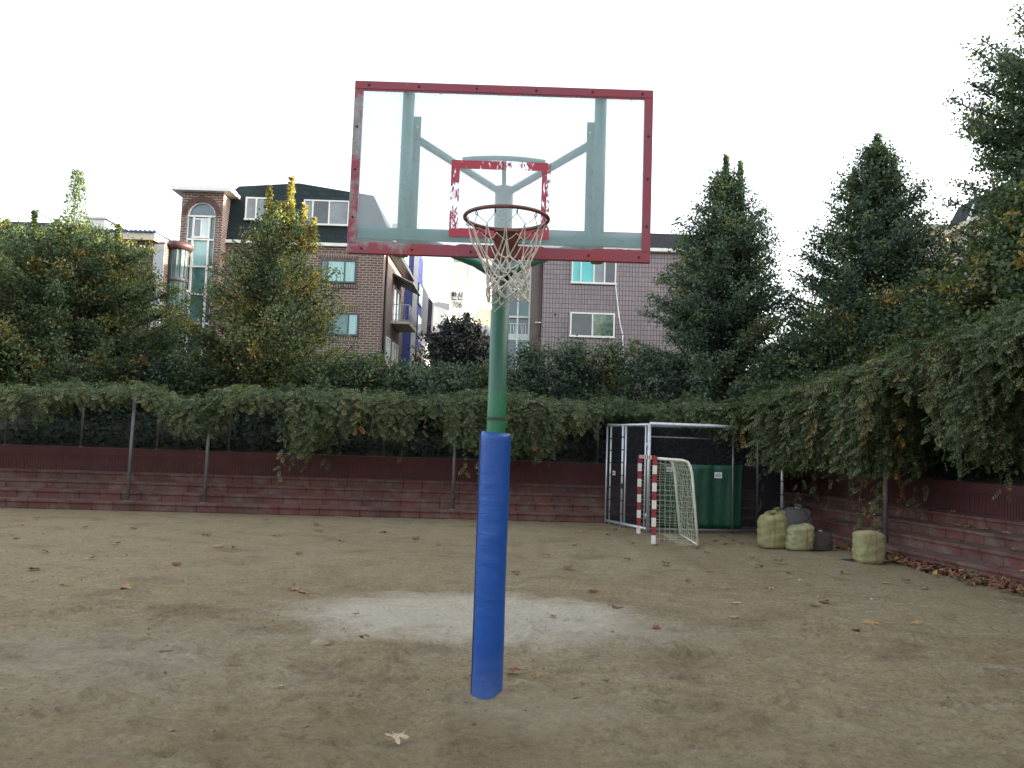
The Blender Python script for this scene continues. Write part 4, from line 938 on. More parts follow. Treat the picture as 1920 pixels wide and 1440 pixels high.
# ------------------------------------------------------------------ trellis frame (pergola) and vines
pg = thing('pergola', 'grey steel pergola posts carrying the vines over the red steps', 'pergola', edge(0, .8, .5, 0))
post_h = 2.75
def post(p, z0, r):
    mb = MB(); mb.tube([(p.x, p.y, z0), (p.x, p.y, post_h + (.3 if p.x > 6.3 else 0))], r, 10); mb.lathe([(r*2.2, 0), (r*2.2, .012), (r, .02)], (p.x, p.y, z0), 12); mb.build('post', M['steel'], pg)
def t_of(px, d, z):
    return min(np.linspace(.4, 1, 1200), key=lambda t: abs(cam_px(edge(0, t, d, z)) - px))
def cam_px(p):
    v = MC.transposed() @ (p - Vector((0,0,CAMH))); return 960 + F*v.x/-v.z
for px in (239, 383, 848, -150): post(edge(0, t_of(px, .22, RISE), .22, 0), RISE, .042)
post(edge(1, (at(1677, 1022, Z=RISE) - PC).dot((PB-PC).normalized())/(PB-PC).length, .16, 0), RISE, .045)
post(edge(1, .78, .16, 0), RISE, .045)
for px in (10, 152, 295, 428, 718, 560, 1120):
    post(edge(0, t_of(px, 1.86, 1.4), 1.86, 0), 1.4, .032)
for t in (.12, .3, .5, .7): post(edge(1, t, 1.86, 0), 1.4, .032)
for dd in (.5, 1.86):
    for wch, t0, t1 in ((0, .35, t_of(285, .5, 2.7)), (0, t_of(365, .5, 2.7), 1), (1, 0, .85)):
        mb = MB(); zb_ = 2.66 if wch == 0 else 3.05; mb.tube([edge(wch, t0, dd, zb_), edge(wch, t1, dd, zb_)], .03, 8); mb.build('beam', M['steel'], pg)
mb = MB()
for t in np.linspace(.4, 1, 30):
    if not t_of(280, .5, 2.7) < t < t_of(370, .5, 2.7): mb.tube([edge(0, t, .05, 2.68), edge(0, t, 2.3, 2.68)], .018, 5)
for t in np.linspace(.05, .8, 14): mb.tube([edge(1, t, .45, 3.1), edge(1, t, 2.3, 3.1)], .018, 5)
mb.build('trellis_bar', M['steel'], pg)
def vpts(rows):
    out = []
    for (px, yt, yb, Y) in rows:
        if Y is None:
            X = (px-960)/F*19.3; Y = PA.y + (X-PA.x)*(PC.y-PA.y)/(PC.x-PA.x) - .05
        a, b = at(px, yt, Y), at(px, yb, Y); out.append((a.x, Y, a.z, b.z))
    return out
bkA = nA*2.3; bkB = nB*2.3
vine('hanging_vine', 'vine mat on the left end of the trellis, browned and short hanging', vpts([(-260, 718, 770, None), (-60, 722, 775, None), (60, 722, 775, None), (120, 722, 805, None), (170, 720, 790, None), (247, 716, 775, None), (300, 738, 795, None), (322, 752, 800, None), (352, 775, 800, None)]), bkA[:2], 31, yellow=.02)
vine('hanging_vine', 'long vine mat behind the pole with thick tassels hanging over the back wall', vpts([(318, 775, 800, None), (345, 742, 815, None), (400, 735, 812, None), (470, 730, 845, None), (540, 729, 855, None), (620, 735, 850, None), (690, 738, 835, None), (740, 738, 815, None), (800, 740, 828, None), (870, 738, 830, None), (920, 735, 845, None), (1010, 742, 862, None), (1060, 748, 810, None), (1120, 752, 798, None), (1240, 752, 800, None), (1330, 745, 800, None)]), bkA[:2], 47, yellow=.008)
vine('hanging_vine', 'big vine mass with orange leaves drooping over the sacks on the right', vpts([(1300, 752, 790, 18.6), (1370, 748, 835, 18.0), (1420, 742, 868, 17.4), (1480, 724, 880, 16.7), (1560, 700, 862, 15.7), (1640, 668, 890, 14.6), (1690, 655, 855, 14.0), (1760, 630, 845, 13.2), (1850, 598, 890, 12.3), (1930, 560, 895, 11.4), (2060, 520, 900, 10.2), (2250, 470, 900, 8.8)]), (bkB*1.3)[:2], 63, yellow=.04, dens=170, strand_step=.043, zback=.9)

# ------------------------------------------------------------------ trees and bushes on the bank
def T(name, label, px, yt, Y, hw, prof, limbs, mat, seed, **k):
    b, H = planted(px, yt, Y); s = hw/F*Y
    return tree(name, label, b, H, [(f, r*s) for f, r in prof], limbs, mat, seed, **k)
cone = [(.04, 1.0), (.2, 1.06), (.4, .96), (.6, .76), (.8, .5), (.93, .24), (1.0, .08)]
T('broad_tree', 'broad dark tree at the far left edge of the photo', -25, 402, 25.5, 165, [(.05, .9), (.35, 1.05), (.65, .95), (.85, .6), (.97, .15)], 170, 'leaf_tree', 101, spikes=((.7, 0, .82, .97, .25), (1.1, 0, .78, .95, .22)))
T('broad_tree', 'big rounded dark tree with one sunlit spire on the left', 150, 425, 24.5, 188, [(.03, .9), (.3, 1.05), (.6, 1.0), (.8, .72), (.92, .42), (1.0, .15)], 300, 'leaf_tree', 102, per=40, spikes=((-.2, 0, .88, 1.33, .55), (-1.5, .1, .82, 1.09, .16), (-.9, .3, .85, 1.05, .14), (1.2, 0, .8, 1.02, .2)))
T('ginkgo_tree', 'ginkgo tree with golden sunlit tip before the brick house', 522, 385, 24.0, 165, [(.03, .85), (.18, .95), (.38, .92), (.55, .66), (.72, .48), (.85, .34), (.95, .14)], 210, 'leaf_tree', 103, per=34, spike_tint=.90, bias=.10, yellow=.03, up=.55, clump=.2, spikes=((.05, 0, .80, 1.02, .46), (.36, 0, .84, 1.14, .2), (-.30, 0, .82, 1.09, .17), (.80, 0, .78, 1.01, .2), (1.08, .1, .78, .95, .16)))  # tip leaves tinted gold: the sunlit glow is put into their colour
T('conical_tree', 'dense blue green conical tree with twin tips right of the board', 1360, 330, 23.5, 146, cone, 330, 'leaf_blue', 104, bias=.08, per=40, spikes=((.02, 0, .82, 1.08, .17), (.45, 0, .8, 1.06, .15)))
T('conical_tree', 'tall hazy conical tree between the twin tipped tree and the right edge', 1642, 268, 22.0, 160, [(.03, 1.0), (.25, 1.0), (.45, .95), (.62, .80), (.75, .56), (.88, .29), (.98, .08)], 380, 'leaf_blue', 105, bias=.10, per=40, spikes=((.05, 0, .82, 1.03, .28), (.5, 0, .8, .95, .2), (-.6, 0, .74, .9, .2)))
T('tall_tree', 'tallest tree cut off by the upper right corner of the photo', 2005, 0, 18.5, 195, [(.12, .95), (.3, 1.0), (.48, 1.0), (.62, .95), (.75, 1.0), (.88, .8), (.97, .3)], 330, 'leaf_blue', 106, bias=.12, per=40, trunk=.2)
T('vine_clad_tree', 'leafy tree with orange and yellow sprays at the right edge', 1950, 352, 14.6, 178, [(.03, .9), (.25, 1.0), (.5, .95), (.75, .8), (.92, .5), (1.0, .2)], 320, 'leaf_tree', 107, per=34, yellow=.075, leaf=.105, bias=.04)
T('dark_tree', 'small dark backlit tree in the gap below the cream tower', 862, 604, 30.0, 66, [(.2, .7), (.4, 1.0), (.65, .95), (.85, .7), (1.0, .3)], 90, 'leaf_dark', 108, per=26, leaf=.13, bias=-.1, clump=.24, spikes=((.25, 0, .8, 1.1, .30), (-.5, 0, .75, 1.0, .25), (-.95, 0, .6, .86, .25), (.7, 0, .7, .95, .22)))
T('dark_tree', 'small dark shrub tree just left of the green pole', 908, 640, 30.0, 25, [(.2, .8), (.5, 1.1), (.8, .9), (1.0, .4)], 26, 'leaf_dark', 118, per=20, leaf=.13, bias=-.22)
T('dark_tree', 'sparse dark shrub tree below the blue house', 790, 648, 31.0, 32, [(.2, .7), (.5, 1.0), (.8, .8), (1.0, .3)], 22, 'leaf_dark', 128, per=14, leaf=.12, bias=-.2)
dome = [(.05, .8), (.35, 1.0), (.65, .9), (.85, .65), (1.0, .3)]
BU = [(-60,655,24,110,'leaf_tree','low bush at the left edge under the broad tree'), (310,672,23.6,70,'leaf_blue','dark bush between the big left tree and the ginkgo'), (395,680,23.2,60,'leaf_tree','bush at the left foot of the ginkgo'), (690,674,23.2,70,'leaf_tree','bush at the right foot of the ginkgo'),
    (775,690,23.4,60,'leaf_blue','bush below the blue house'), (850,694,23.2,70,'leaf_blue','bush below the small dark tree'), (925,692,23.0,55,'leaf_tree','bush straight behind the green pole'), (1000,655,23.4,62,'leaf_blue','bush below the glazed stairwell'), (1080,646,23.6,70,'leaf_blue','bush below the lower window of the mauve house'),
    (1150,652,23.4,62,'leaf_tree','bush under the white cable of the mauve house'), (1220,672,22.6,60,'leaf_blue','bush at the left foot of the twin tipped tree'), (1490,632,21.0,70,'leaf_blue','bush between the two conical trees'), (1560,585,19.8,88,'leaf_vine','orange flecked bush before the hazy conical tree'), (1665,548,19.0,85,'leaf_vine','tall bush with brown leaves beside the hazy conical tree'), (1750,520,17.2,85,'leaf_vine','green bush beneath the corner column of the long house'), (1450,672,20.8,60,'leaf_tree','low bush above the storage cage'),
    (160,690,22.8,110,'leaf_tree','low bush under the big rounded left tree'), (600,690,22.7,70,'leaf_tree','low bush just above the vine tassels')]
for i, (px, yt, Y, hw, mt, lb) in enumerate(BU):
    T('bush', lb, px, yt, Y, hw, dome, int(52 + hw*.4), mt if mt != 'leaf_vine' else 'leaf_tree', 200+i, per=34, trunk=.05, up=.7, yellow=.08 if mt == 'leaf_vine' else .03, cat='bush', group='bushes on the bank', inner=.12, clump=.2, bias=-.08)
# ivy and fallen leaf cover on the bank: nobody could count it
rg_ = np.random.RandomState(91); P = []
for wch, n, t0, t1 in ((0, 16000, .55, 1.0), (1, 6000, 0.0, .8)):
    for t, d in zip(rg_.uniform(t0, t1, n), 2.15 + rg_.rand(n)**1.3*3.6):
        q = edge(wch, t, d, 0); z = float(np.interp(d, [2.03, 3.2, 4.6, 6.5], [1.36, 1.9, 2.5, 2.8])); P.append((q.x, q.y, z + rg_.rand()**2*(.25 + .5*max(0, math.sin(t*173+math.sin(t*60)*2)))))
P = np.array(P); n = len(P)
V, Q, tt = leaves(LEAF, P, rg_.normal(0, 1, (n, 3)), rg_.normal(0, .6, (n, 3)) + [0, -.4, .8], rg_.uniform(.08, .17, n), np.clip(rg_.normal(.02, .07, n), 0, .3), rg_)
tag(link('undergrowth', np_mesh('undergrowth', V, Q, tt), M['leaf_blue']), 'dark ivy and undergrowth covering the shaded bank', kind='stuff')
# bare bent branch on the bank, far left
mb = MB(); pts = [at(x, y, 22.0) for x, y in ((158, 828), (168, 836), (185, 836), (205, 828), (222, 815), (236, 806))]; mb.tube(pts, [.03, .045, .05, .045, .035, .02], 7)
mb.tube([pts[3], at(210, 812, 22.1), at(214, 796, 22.1)], [.025, .02, .01], 5)
tag(mb.build('branch', plain('bare_wood', (.11,.10,.09), (.07,.06,.055), 6, .9)), 'bare bent branch lying on the dark bank behind the wall', 'branch')

# ------------------------------------------------------------------ storage cage, tarpaulin, notices
a_, b_, c_, d_ = at(1137, 976, Z=0), at(1163, 986, Z=0), at(1214, 998, Z=0), at(1466, 1003, Z=0)
a_ = Vector((at(1137, 900, 19.55).x, 19.55, 0)); b_ = c_.lerp(a_, .6); e_ = Vector((d_.x-.1, 19.6, 0)); CH = 2.38
cg = thing('storage_cage', 'white pipe storage cage with black netting under the vines', 'cage', c_)
def cpole(p0, p1, r=.034, nm='post', mat='galv', ties=True):
    mb = MB(); mb.tube([p0, p1], r, 10); o = mb.build(nm, M[mat], cg)
    if ties:
        L = (Vector(p1)-Vector(p0)).length; dr = (Vector(p1)-Vector(p0)).normalized(); n = int(L/.3)
        for k in range(1, n+1):
            q = tie0.copy(); C.objects.link(q); q.parent = o; q.location = Vector(p0) + dr*(k*L/(n+1)) - origin(o); q.rotation_euler = dr.to_track_quat('Z', 'Y').to_euler()
    return o
U = lambda p, z: Vector((p.x, p.y, z))
tm = MB(); tm.lathe([(.034, -.012), (.0375, -.012), (.0375, .012), (.034, .012)], (0,0,0), 10)
tie0 = tm.build('tie_band', M['black'], None, local=True)
seed_post = None
for p, ts, r in ((c_, True, .04), (b_, True, .034), (d_, True, .036), (a_, False, .026), (a_.lerp(b_, .25), True, .026), (b_.lerp(c_, .12), False, .026), (b_.lerp(c_, .88), False, .026), (e_, False, .03), (c_.lerp(d_, .625), False, .022)):
    cpole(U(p, .0), U(p, CH if r > .03 else CH-.03), r, ties=ts, mat='steel' if r < .023 else 'galv')
bpy.data.objects.remove(tie0) if False else None
cpole(U(c_, CH), U(d_, CH), .04, 'top_rail'); cpole(U(a_, CH-.02), U(c_, CH-.02), .03, 'top_rail', ties=False); cpole(U(e_, CH), U(d_, CH), .03, 'top_rail', ties=False)
cpole(U(a_, CH), U(e_, CH), .03, 'top_rail', ties=False); cpole(U(c_, CH-.28) + Vector((0,.6,0)), U(d_, CH-.28) + Vector((0,.6,0)), .02, 'top_rail', ties=False)
cpole(U(a_, .07), U(c_, .07), .034, 'bottom_rail', ties=False); cpole(U(c_, .07), U(d_, .07), .03, 'bottom_rail', 'steel', ties=False)
tie0.parent = cg.children[0]; tie0.location = Vector((0, 0, 1.0)) + c_ - origin(cg.children[0])
for p, q, nm in ((a_, b_, 'net_panel'), (b_, c_, 'net_panel'), (c_, d_, 'net_panel'), (d_, e_, 'net_panel')):
    o3 = Vector((-(d_-c_).y, (d_-c_).x, 0)).normalized()*(.13 if p is c_ else 0)
    mb = MB(); mb.add([U(p, .08)+o3, U(q, .08)+o3, U(q, CH-.03)+o3, U(p, CH-.03)+o3], [(0,1,2,3)]); mb.build(nm, M['netting'], cg)
mb = MB(); mb.obox(U(b_, .95) + Vector((-.02,-.06,0)), (.03,0,0), (0,.015,0), (0,0,.05)); mb.tube([U(b_, .98) + Vector((-.07,-.05,0)), U(b_, .98) + Vector((.07,-.05,0))], .012, 6); mb.build('latch', M['darkmetal'], cg)
for z in (.35, 1.9):
    mb = MB(); mb.tube([U(c_, z) + Vector((-.05,-.01,-.06)), U(c_, z) + Vector((-.05,-.01,.06))], .02, 8); mb.build('hinge', M['galv'], cg)
# tarpaulin hung inside the front net
dv = (d_-c_).normalized(); nv = Vector((-dv.y, dv.x, 0)); tl = (d_-c_).length
t0, t1 = .10, .715; zt0 = at(1330, 870, 18.2).z
V = []; nx_, nz_ = 40, 14; rt = np.random.RandomState(5)
for j in range(nz_+1):
    for i in range(nx_+1):
        u, v = i/nx_, j/nz_
        p = c_ + dv*tl*(t0 + (t1-t0)*u*(1-.02*(1-v))) + nv*(.075 + .012*math.sin(u*19+v*2) + .008*math.sin(u*41) - .008*v)
        V.append((p.x, p.y, .11 + (zt0-.11)*v - .02*math.sin(u*3.1)*v))
mb = MB(); mb.add(V, [(j*(nx_+1)+i, j*(nx_+1)+i+1, (j+1)*(nx_+1)+i+1, (j+1)*(nx_+1)+i) for j in range(nz_) for i in range(nx_)], True)
o = mb.build('tarpaulin', M['tarp']); o.modifiers.new('t', 'SOLIDIFY').thickness = .004; tag(o, 'dark green tarpaulin hanging inside the netted cage', 'tarpaulin')
def notice(px, py, w, h, base, dirv, lb):
    dirv = dirv.normalized(); n2 = Vector((dirv.y, -dirv.x, 0)); c = base.copy()
    t = thing('notice', lb, 'notice', c)
    mb = MB(); mb.obox(c, dirv*w/2, n2*.003, (0,0,h/2)); mb.build('sheet', M['paper'], t)
    mb = MB(); r = np.random.RandomState(int(px))
    for i in range(5):
        x = (-.36 + .17*i)*w; hh = r.uniform(.22, .38)*h
        mb.obox(c + dirv*x + n2*.005 + Vector((0,0,r.uniform(-.05,.05)*h)), dirv*w*.035, n2*.002, (0,0,hh))
    mb.build('print', M['ink'], t)
def on_line(px, p, q):
    best = min(np.linspace(0, 1, 200), key=lambda k: abs((cam_px(p.lerp(q, k)))-px)); return p.lerp(q, best)
def cam_px(p):
    v = MC.transposed() @ (p - Vector((0,0,CAMH))); return 960 + F*v.x/-v.z
q = on_line(1345, c_, d_); notice(1345, 891, .17, .13, Vector((q.x, q.y, at(1345, 891, q.y).z)) - nv*.02, d_-c_, 'white printed notice on the cage front before the green tarpaulin')
q = on_line(1253, c_, d_); notice(1253, 880, .13, .11, Vector((q.x, q.y, at(1253, 880, q.y).z)) - nv*.02, d_-c_, 'grey white notice on the cage seen through the goal net')
q = on_line(1151, a_, b_); notice(1151, 887, .12, .10, Vector((q.x, q.y, at(1151, 887, q.y).z)) + Vector((-.03,-.02,0)), c_-a_, 'small white notice on the narrow left side of the cage')

# ------------------------------------------------------------------ handball goal
p1, p2 = at(1225, 1020, Z=0), at(1197, 1000, Z=0); r1, r2 = at(1309, 1025, Z=0), at(1275, 1004, Z=0); gh = 1.67
go = thing('handball_goal', 'small goal with red and white striped posts turned side on before the cage', 'goal', p1)
def striped(pa, pb, nm, n, w=.075):
    mb = MB(); d = (pb-pa); x = Vector((1,0,0))
    for k in range(n):
        a, b = pa + d*k/n, pa + d*(k+1)/n
        mb.beam(a, b, w, w, up=(0,1,0) if abs(d.z) > .5 else (0,0,1), mi=(k+1) % 2 if nm == 'post' else k % 2)
    return mb.build(nm, [M['redpaint'], M['whitepaint']], go)
for p in (p1, p2): striped(p, U(p, gh), 'post', 10)
striped(U(p1, gh-.02).lerp(U(p2, gh-.02), .03), U(p2, gh-.02).lerp(U(p1, gh-.02), .03), 'crossbar', 13)
side = []
for p, r in ((p1, r1), (p2, r2)):
    dx = (r-p); top = [U(p, gh-.03)]
    top += [U(p + dx*.62, gh-.05), U(p + dx*.74, gh-.08), U(p + dx*.80, gh-.16), U(p + dx*.84, gh-.3), U(r - dx*.0, .02)]
    mb = MB(); mb.tube(top, .026, 10); mb.build('side_frame', M['white_tube'], go); side.append(top)
mb = MB(); mb.tube([U(r1, .03), U(r2, .03)], .02, 8); mb.build('rear_bar', M['white_tube'], go)
mb = MB(); rg = np.random.RandomState(3)
def along(top, q):
    L = [0]
    for i in range(len(top)-1): L.append(L[-1] + (top[i+1]-top[i]).length)
    q *= L[-1]
    for i in range(len(top)-1):
        if q <= L[i+1]+1e-6: return top[i].lerp(top[i+1], (q-L[i])/(L[i+1]-L[i]))
    return top[-1]
nq, nr = 25, 20
for i in range(nr+1):                    # back sheet between the two side frames
    pts = [along(side[0], k/nq).lerp(along(side[1], k/nq), i/nr) + Vector(rg.normal(0, .008, 3)) + Vector((0,0,-.02*math.sin(3.1*i/nr))) for k in range(nq+1)]; mb.tube(pts, .0035, 3, cap=False)
for k in range(nq+1):
    mb.tube([along(side[0], k/nq).lerp(along(side[1], k/nq), i/nr) + Vector(rg.normal(0, .008, 3)) + Vector((0,0,-.02*math.sin(3.1*i/nr))) for i in range(nr+1)], .0035, 3, cap=False)
for s, (p, r) in zip(side, ((p1, r1), (p2, r2))):   # side sheets
    for k in range(1, 16):
        z = gh*k/16; e = along(s, 0)
        # right end on the frame at this height
        fr_ = min((along(s, q) for q in np.linspace(.35, 1, 120)), key=lambda v: abs(v.z-z))
        mb.tube([U(p, z).lerp(fr_, q) + Vector(rg.normal(0, .007, 3)) for q in np.linspace(0, 1, 9)], .0035, 3, cap=False)
    for k in range(1, 8):
        a = along(s, .38*k/8); b = p.lerp(r, k/8 if k < 8 else 1)
        mb.tube([a.lerp(U(b, .03), q) + Vector(rg.normal(0, .007, 3)) for q in np.linspace(0, 1, 14)], .0035, 3, cap=False)
for k in range(10):                     # slack net lying on the ground
    a = r1.lerp(r2, k/10) + Vector((-.05, 0, .015)); mb.tube([a, a + Vector((-.15+.04*rg.rand(), -.05, .02)), a + Vector((-.35, .02*k-.1, .01))], .005, 3, cap=False)
mb.build('goal_net', M['netcord'], go)

# ------------------------------------------------------------------ sacks and bags
def sack(label, px, py, w, h, mat, seed, depth=.9, lean=(0,0), tie=True, rz=0, name='sack', cat='sack', base=None, contents=None, sag=.0, puff=.18):
    p = base or at(px, py, Z=0); p = p + Vector((0, w*.42 if base is None else 0, 0))
    t = thing(name, label, cat, p, rz); r = np.random.RandomState(seed)
    n, rows = 72, 44; V = []; ph = r.rand(8)*6.28
    for i in range(rows+1):
        f = i/rows
        if f < .66: rad = (1 - (1-min(1, f/.10))**2*.16)*(1 + puff*.6*math.sin(f*4.2)); z = f/.66*.80
        elif f < .86:
            u = (f-.66)/.20; c9 = .42 if tie else .30
            rad = (c9 + (1-c9)*math.cos(u*1.5708)**.75)*(1 + puff*.6*math.sin(.66*4.2)); z = .80 + .16*math.sin(u*1.5708)
        elif tie:
            u = (f-.86)/.14
            rad = (.42 - .30*(u/.5) if u < .5 else .12 + .16*(u-.5)/.5)*(1 + puff*.3); z = .96 - .012*math.sin(u*3.14) + (.085*(u-.5)/.5 if u > .5 else .01*u)
        else: u = (f-.86)/.14; rad = .30*(1-u)*(1 + puff*.3); z = .96 - .05*u
        for k in range(n):
            a = 2*math.pi*k/n
            wv = 1 + .030*math.sin(2*a+ph[0]+f*2) + .014*math.sin(5*a+ph[1]-f*9) + .010*math.sin(11*a+ph[2]+f*14) + .040*abs(math.sin(f*14+ph[3]+1.6*math.sin(2*a+ph[4])+.8*math.sin(3*a))) + .012*math.sin(f*31+ph[5]+2.5*math.sin(a*2+ph[6]))
            wv += (.10*math.sin(9*a+ph[5]) if f > .86 and tie else .07*max(0, f-.55)*math.sin(6*a+ph[5]+4*f))
            ce, se = math.cos(a), math.sin(a); e = .68 if not tie else .8
            x = math.copysign(abs(ce)**e, ce)*rad*wv*w/2.15; y = math.copysign(abs(se)**e, se)*rad*wv*w/2.15*depth
            V.append((x + lean[0]*f*h, y + lean[1]*f*h, max(0, z*h*(1 + .03*math.sin(a+ph[6]) - sag*max(0, ce)*f))))
    Fs = [(i*n+k, i*n+(k+1) % n, (i+1)*n+(k+1) % n, (i+1)*n+k) for i in range(rows) for k in range(n)]
    mb = MB(); mb.add(V, Fs, True); mb.add([V[k] for k in range(n)], [tuple(range(n))[::-1]])
    mb.build('bag_body', M[mat], t, local=True)
    if tie:
        tb = MB(); zz = .966*h; tb.tube([(.16*w/2*math.cos(a) + lean[0]*h*.95, .16*w/2*math.sin(a)*depth + lean[1]*h*.95, zz) for a in np.linspace(0, 6.28, 13)[:-1]], .012, 6, closed=True); tb.build('tie', M['darkmetal'] if name == 'sack' else M['galv'], t, local=True)
    if contents:
        cb = MB(); Vc = [(x*.86, y*.86, .02+z*.84) for x, y, z in V[:n*36]]
        cb.add(Vc, Fs[:n*35] + [tuple(range(35*n, 36*n))], True); cb.build('contents', M[contents], t, local=True)
    return t
sack('yellow woven sack tied at the neck, front left of the sack heap', 1455, 1029, .54, .66, 'sack_y', 1, puff=.06)
sack('yellow sack partly hidden behind the tied front sack', 1478, 1008, .52, .62, 'sack_y', 2, base=at(1480, 1018, Z=0) + Vector((-.02, .75, 0)), puff=.1)
sack('pale slumped woven sack in the middle of the heap', 1504, 1033, .52, .47, 'sack_p', 3, tie=False, lean=(.12, 0), sag=-.10, puff=.1)
sack('clear plastic bag of rubbish resting on top behind the pale sack', 1512, 1000, .56, .70, 'bag_clear', 4, name='plastic_bag', cat='plastic bag', base=at(1515, 1020, Z=0) + Vector((.02, .7, .0)), contents='litter2', puff=.16, lean=(.03, 0))
sack('smoky plastic bag of dead leaves at the right end of the heap', 1545, 1034, .40, .38, 'bag_grey', 5, name='plastic_bag', cat='plastic bag', contents='litter2', puff=.2)
sack('pale yellow woven sack standing alone beside the right post', 1640, 1058, .52, .56, 'sack_big', 6, tie=False, puff=.03, sag=.02)
mb = MB(); p = at(1610, 1052, Z=0); r_ = np.random.RandomState(2)
V = [(p.x-.28 + .56*i/8, p.y-.16 + .3*j/5, .012 + .05*r_.rand()*math.sin(3.14*i/8)*math.sin(3.14*j/5)) for j in range(6) for i in range(9)]
mb.add(V, [(j*9+i, j*9+i+1, (j+1)*9+i+1, (j+1)*9+i) for j in range(5) for i in range(8)], True); o = mb.build('plastic_sheet', M['black']); o.modifiers.new('t', 'SOLIDIFY').thickness = .004
tag(o, 'crumpled dark plastic sheet at the left foot of the lone sack', 'plastic sheet')
mb = MB(); p = at(92, 951, Z=0); V = [(p.x-.42 + .84*i/14, p.y-.10 + .16*j/4, .012 + (.16*j/4 + .05*r_.rand()*j/4) * (.35+.65*math.sin(3.14*(i+.5)/15))*.55) for j in range(5) for i in range(15)]
mb.add(V, [(j*15+i, j*15+i+1, (j+1)*15+i+1, (j+1)*15+i) for j in range(4) for i in range(14)], True); o = mb.build('plastic_sheet', M['black']); o.modifiers.new('t', 'SOLIDIFY').thickness = .004
tag(o, 'flattened black plastic at the foot of the back steps on the left', 'plastic sheet')
mb = MB(); p = at(820, 972, Z=0); V = [(p.x-.12 + .24*i/5, p.y-.05 + .1*j/2, .012 + .03*r_.rand()) for j in range(3) for i in range(6)]
mb.add(V, [(j*6+i, j*6+i+1, (j+1)*6+i+1, (j+1)*6+i) for j in range(2) for i in range(5)]); o = mb.build('wrapper', plain('blue_wrapper', (.08,.11,.32), (.06,.08,.22), 9, .4)); o.modifiers.new('t', 'SOLIDIFY').thickness = .003; tag(o, 'small blue wrapper at the foot of the back steps', 'wrapper')

# ------------------------------------------------------------------ fallen leaves
def leaf_mesh(seed):
    """curled five-lobed plane leaf, about one unit across, with its stalk"""
    r = np.random.RandomState(seed); n = 40; V = [(0, 0, 0)]; curl = r.uniform(.3, .9); bend = r.uniform(-.5, .5)
    tips = [0, .95, -.95, 1.9, -1.9]
    def shape(x, y): return curl*(y*y)*.55 + bend*x*x*.5 + .05*math.sin(9*x+5*y) + .03*math.sin(17*y)
    for ring_ in (.5, 1.0):
        for k in range(n):
            a = 2*math.pi*k/n - math.pi; rad = .30
            for tp, ln in zip(tips, (.62, .58, .55, .42, .42)): rad = max(rad, ln*math.exp(-(abs(a-tp)/.40)**1.5))
            rad *= 1 + .10*math.sin(11*a+r.rand()*.4) + r.uniform(-.05, .05); x, y = rad*ring_*math.cos(a), rad*ring_*math.sin(a); V.append((x, y, shape(x, y)))
    Fs = [(0, 1+k, 1+(k+1) % n) for k in range(n)] + [(1+k, 1+n+k, 1+n+(k+1) % n, 1+(k+1) % n) for k in range(n)]
    zm = min(v[2] for v in V); V = [(x, y, z-zm+.02) for x, y, z in V]
    mb = MB(); mb.add(V, Fs, False)
    mb.tube([(-.15, 0, V[0][2]+.0), (-.5, .03, V[0][2]*.4+.02), (-.8, .12, .02)], .014, 4)
    return mb
LM = {}
for i in range(5):
    for mt in ('litter1', 'litter2', 'litter3', 'litter4'):
        o = leaf_mesh(40+i).build('fallen_leaf', M[mt], None, local=True); s = o.modifiers; LM[i, mt] = o.data; C.objects.unlink(o); bpy.data.objects.remove(o)
rl = np.random.RandomState(77)
def drop(p, size, mt, label='small dry brown leaf lying on the sandy ground', group='fallen leaves on the court', z=.004):
    o = bpy.data.objects.new('fallen_leaf', LM[rl.randint(5), mt]); C.objects.link(o)
    o.location = (p.x, p.y, z); o.rotation_euler = (rl.normal(0, .12), rl.normal(0, .12), rl.uniform(0, 6.28)); o.scale = (size,)*3
    tag(o, label, 'leaf', group); return o
drop(at(740, 1390, Z=0), .17, 'litter3', 'large pale curled leaf nearest the camera, left of the pad foot', z=.012)
drop(at(966, 1262, Z=0), .13, 'litter4', 'rust and tan leaf just right of the pad foot', z=.01); drop(at(1010, 1268, Z=0), .10, 'litter1', 'thin tan leaf a little right of the rust leaf by the pad', z=.01)
drop(at(553, 1107, Z=0), .16, 'litter1', 'left of the two tan leaves lying together left of the chalky patch'); drop(at(566, 1114, Z=0), .16, 'litter1', 'right of the two tan leaves lying together left of the chalky patch')
drop(at(232, 1105, Z=0), .22, 'litter1', 'single large tan leaf in the left middle of the court'); drop(at(175, 1048, Z=0), .2, 'litter1', 'tan leaf beyond the large one on the left of the court'); drop(at(62, 1070, Z=0), .2, 'litter2', 'curled brown leaf near the left edge of the court')
drop(at(1155, 1143, Z=0), .19, 'litter2', 'dark ragged leaf on the right rim of the chalky patch'); drop(at(1035, 1157, Z=0), .13, 'litter1', 'tan leaf on the chalky patch right of the pole'); drop(at(667, 1153, Z=0), .09, 'litter4', 'small reddish leaf on the left of the chalky patch')
drop(at(1374, 1134, Z=0), .17, 'litter3', 'pale leaf farther of a pair on the right side of the court'); drop(at(1376, 1160, Z=0), .14, 'litter1', 'tan leaf nearer of a pair on the right side of the court'); drop(at(1630, 1172, Z=0), .19, 'litter1', 'tan curled leaf in the lower right of the court'); drop(at(1606, 1184, Z=0), .13, 'litter2', 'small brown leaf left of the tan leaf in the lower right'); drop(at(1525, 1135, Z=0), .15, 'litter1', 'tan leaf below the pale slumped sack')
drop(at(528, 1289, Z=0), .06, 'litter3', 'tiny whitish scrap of leaf left in the foreground', z=.01)
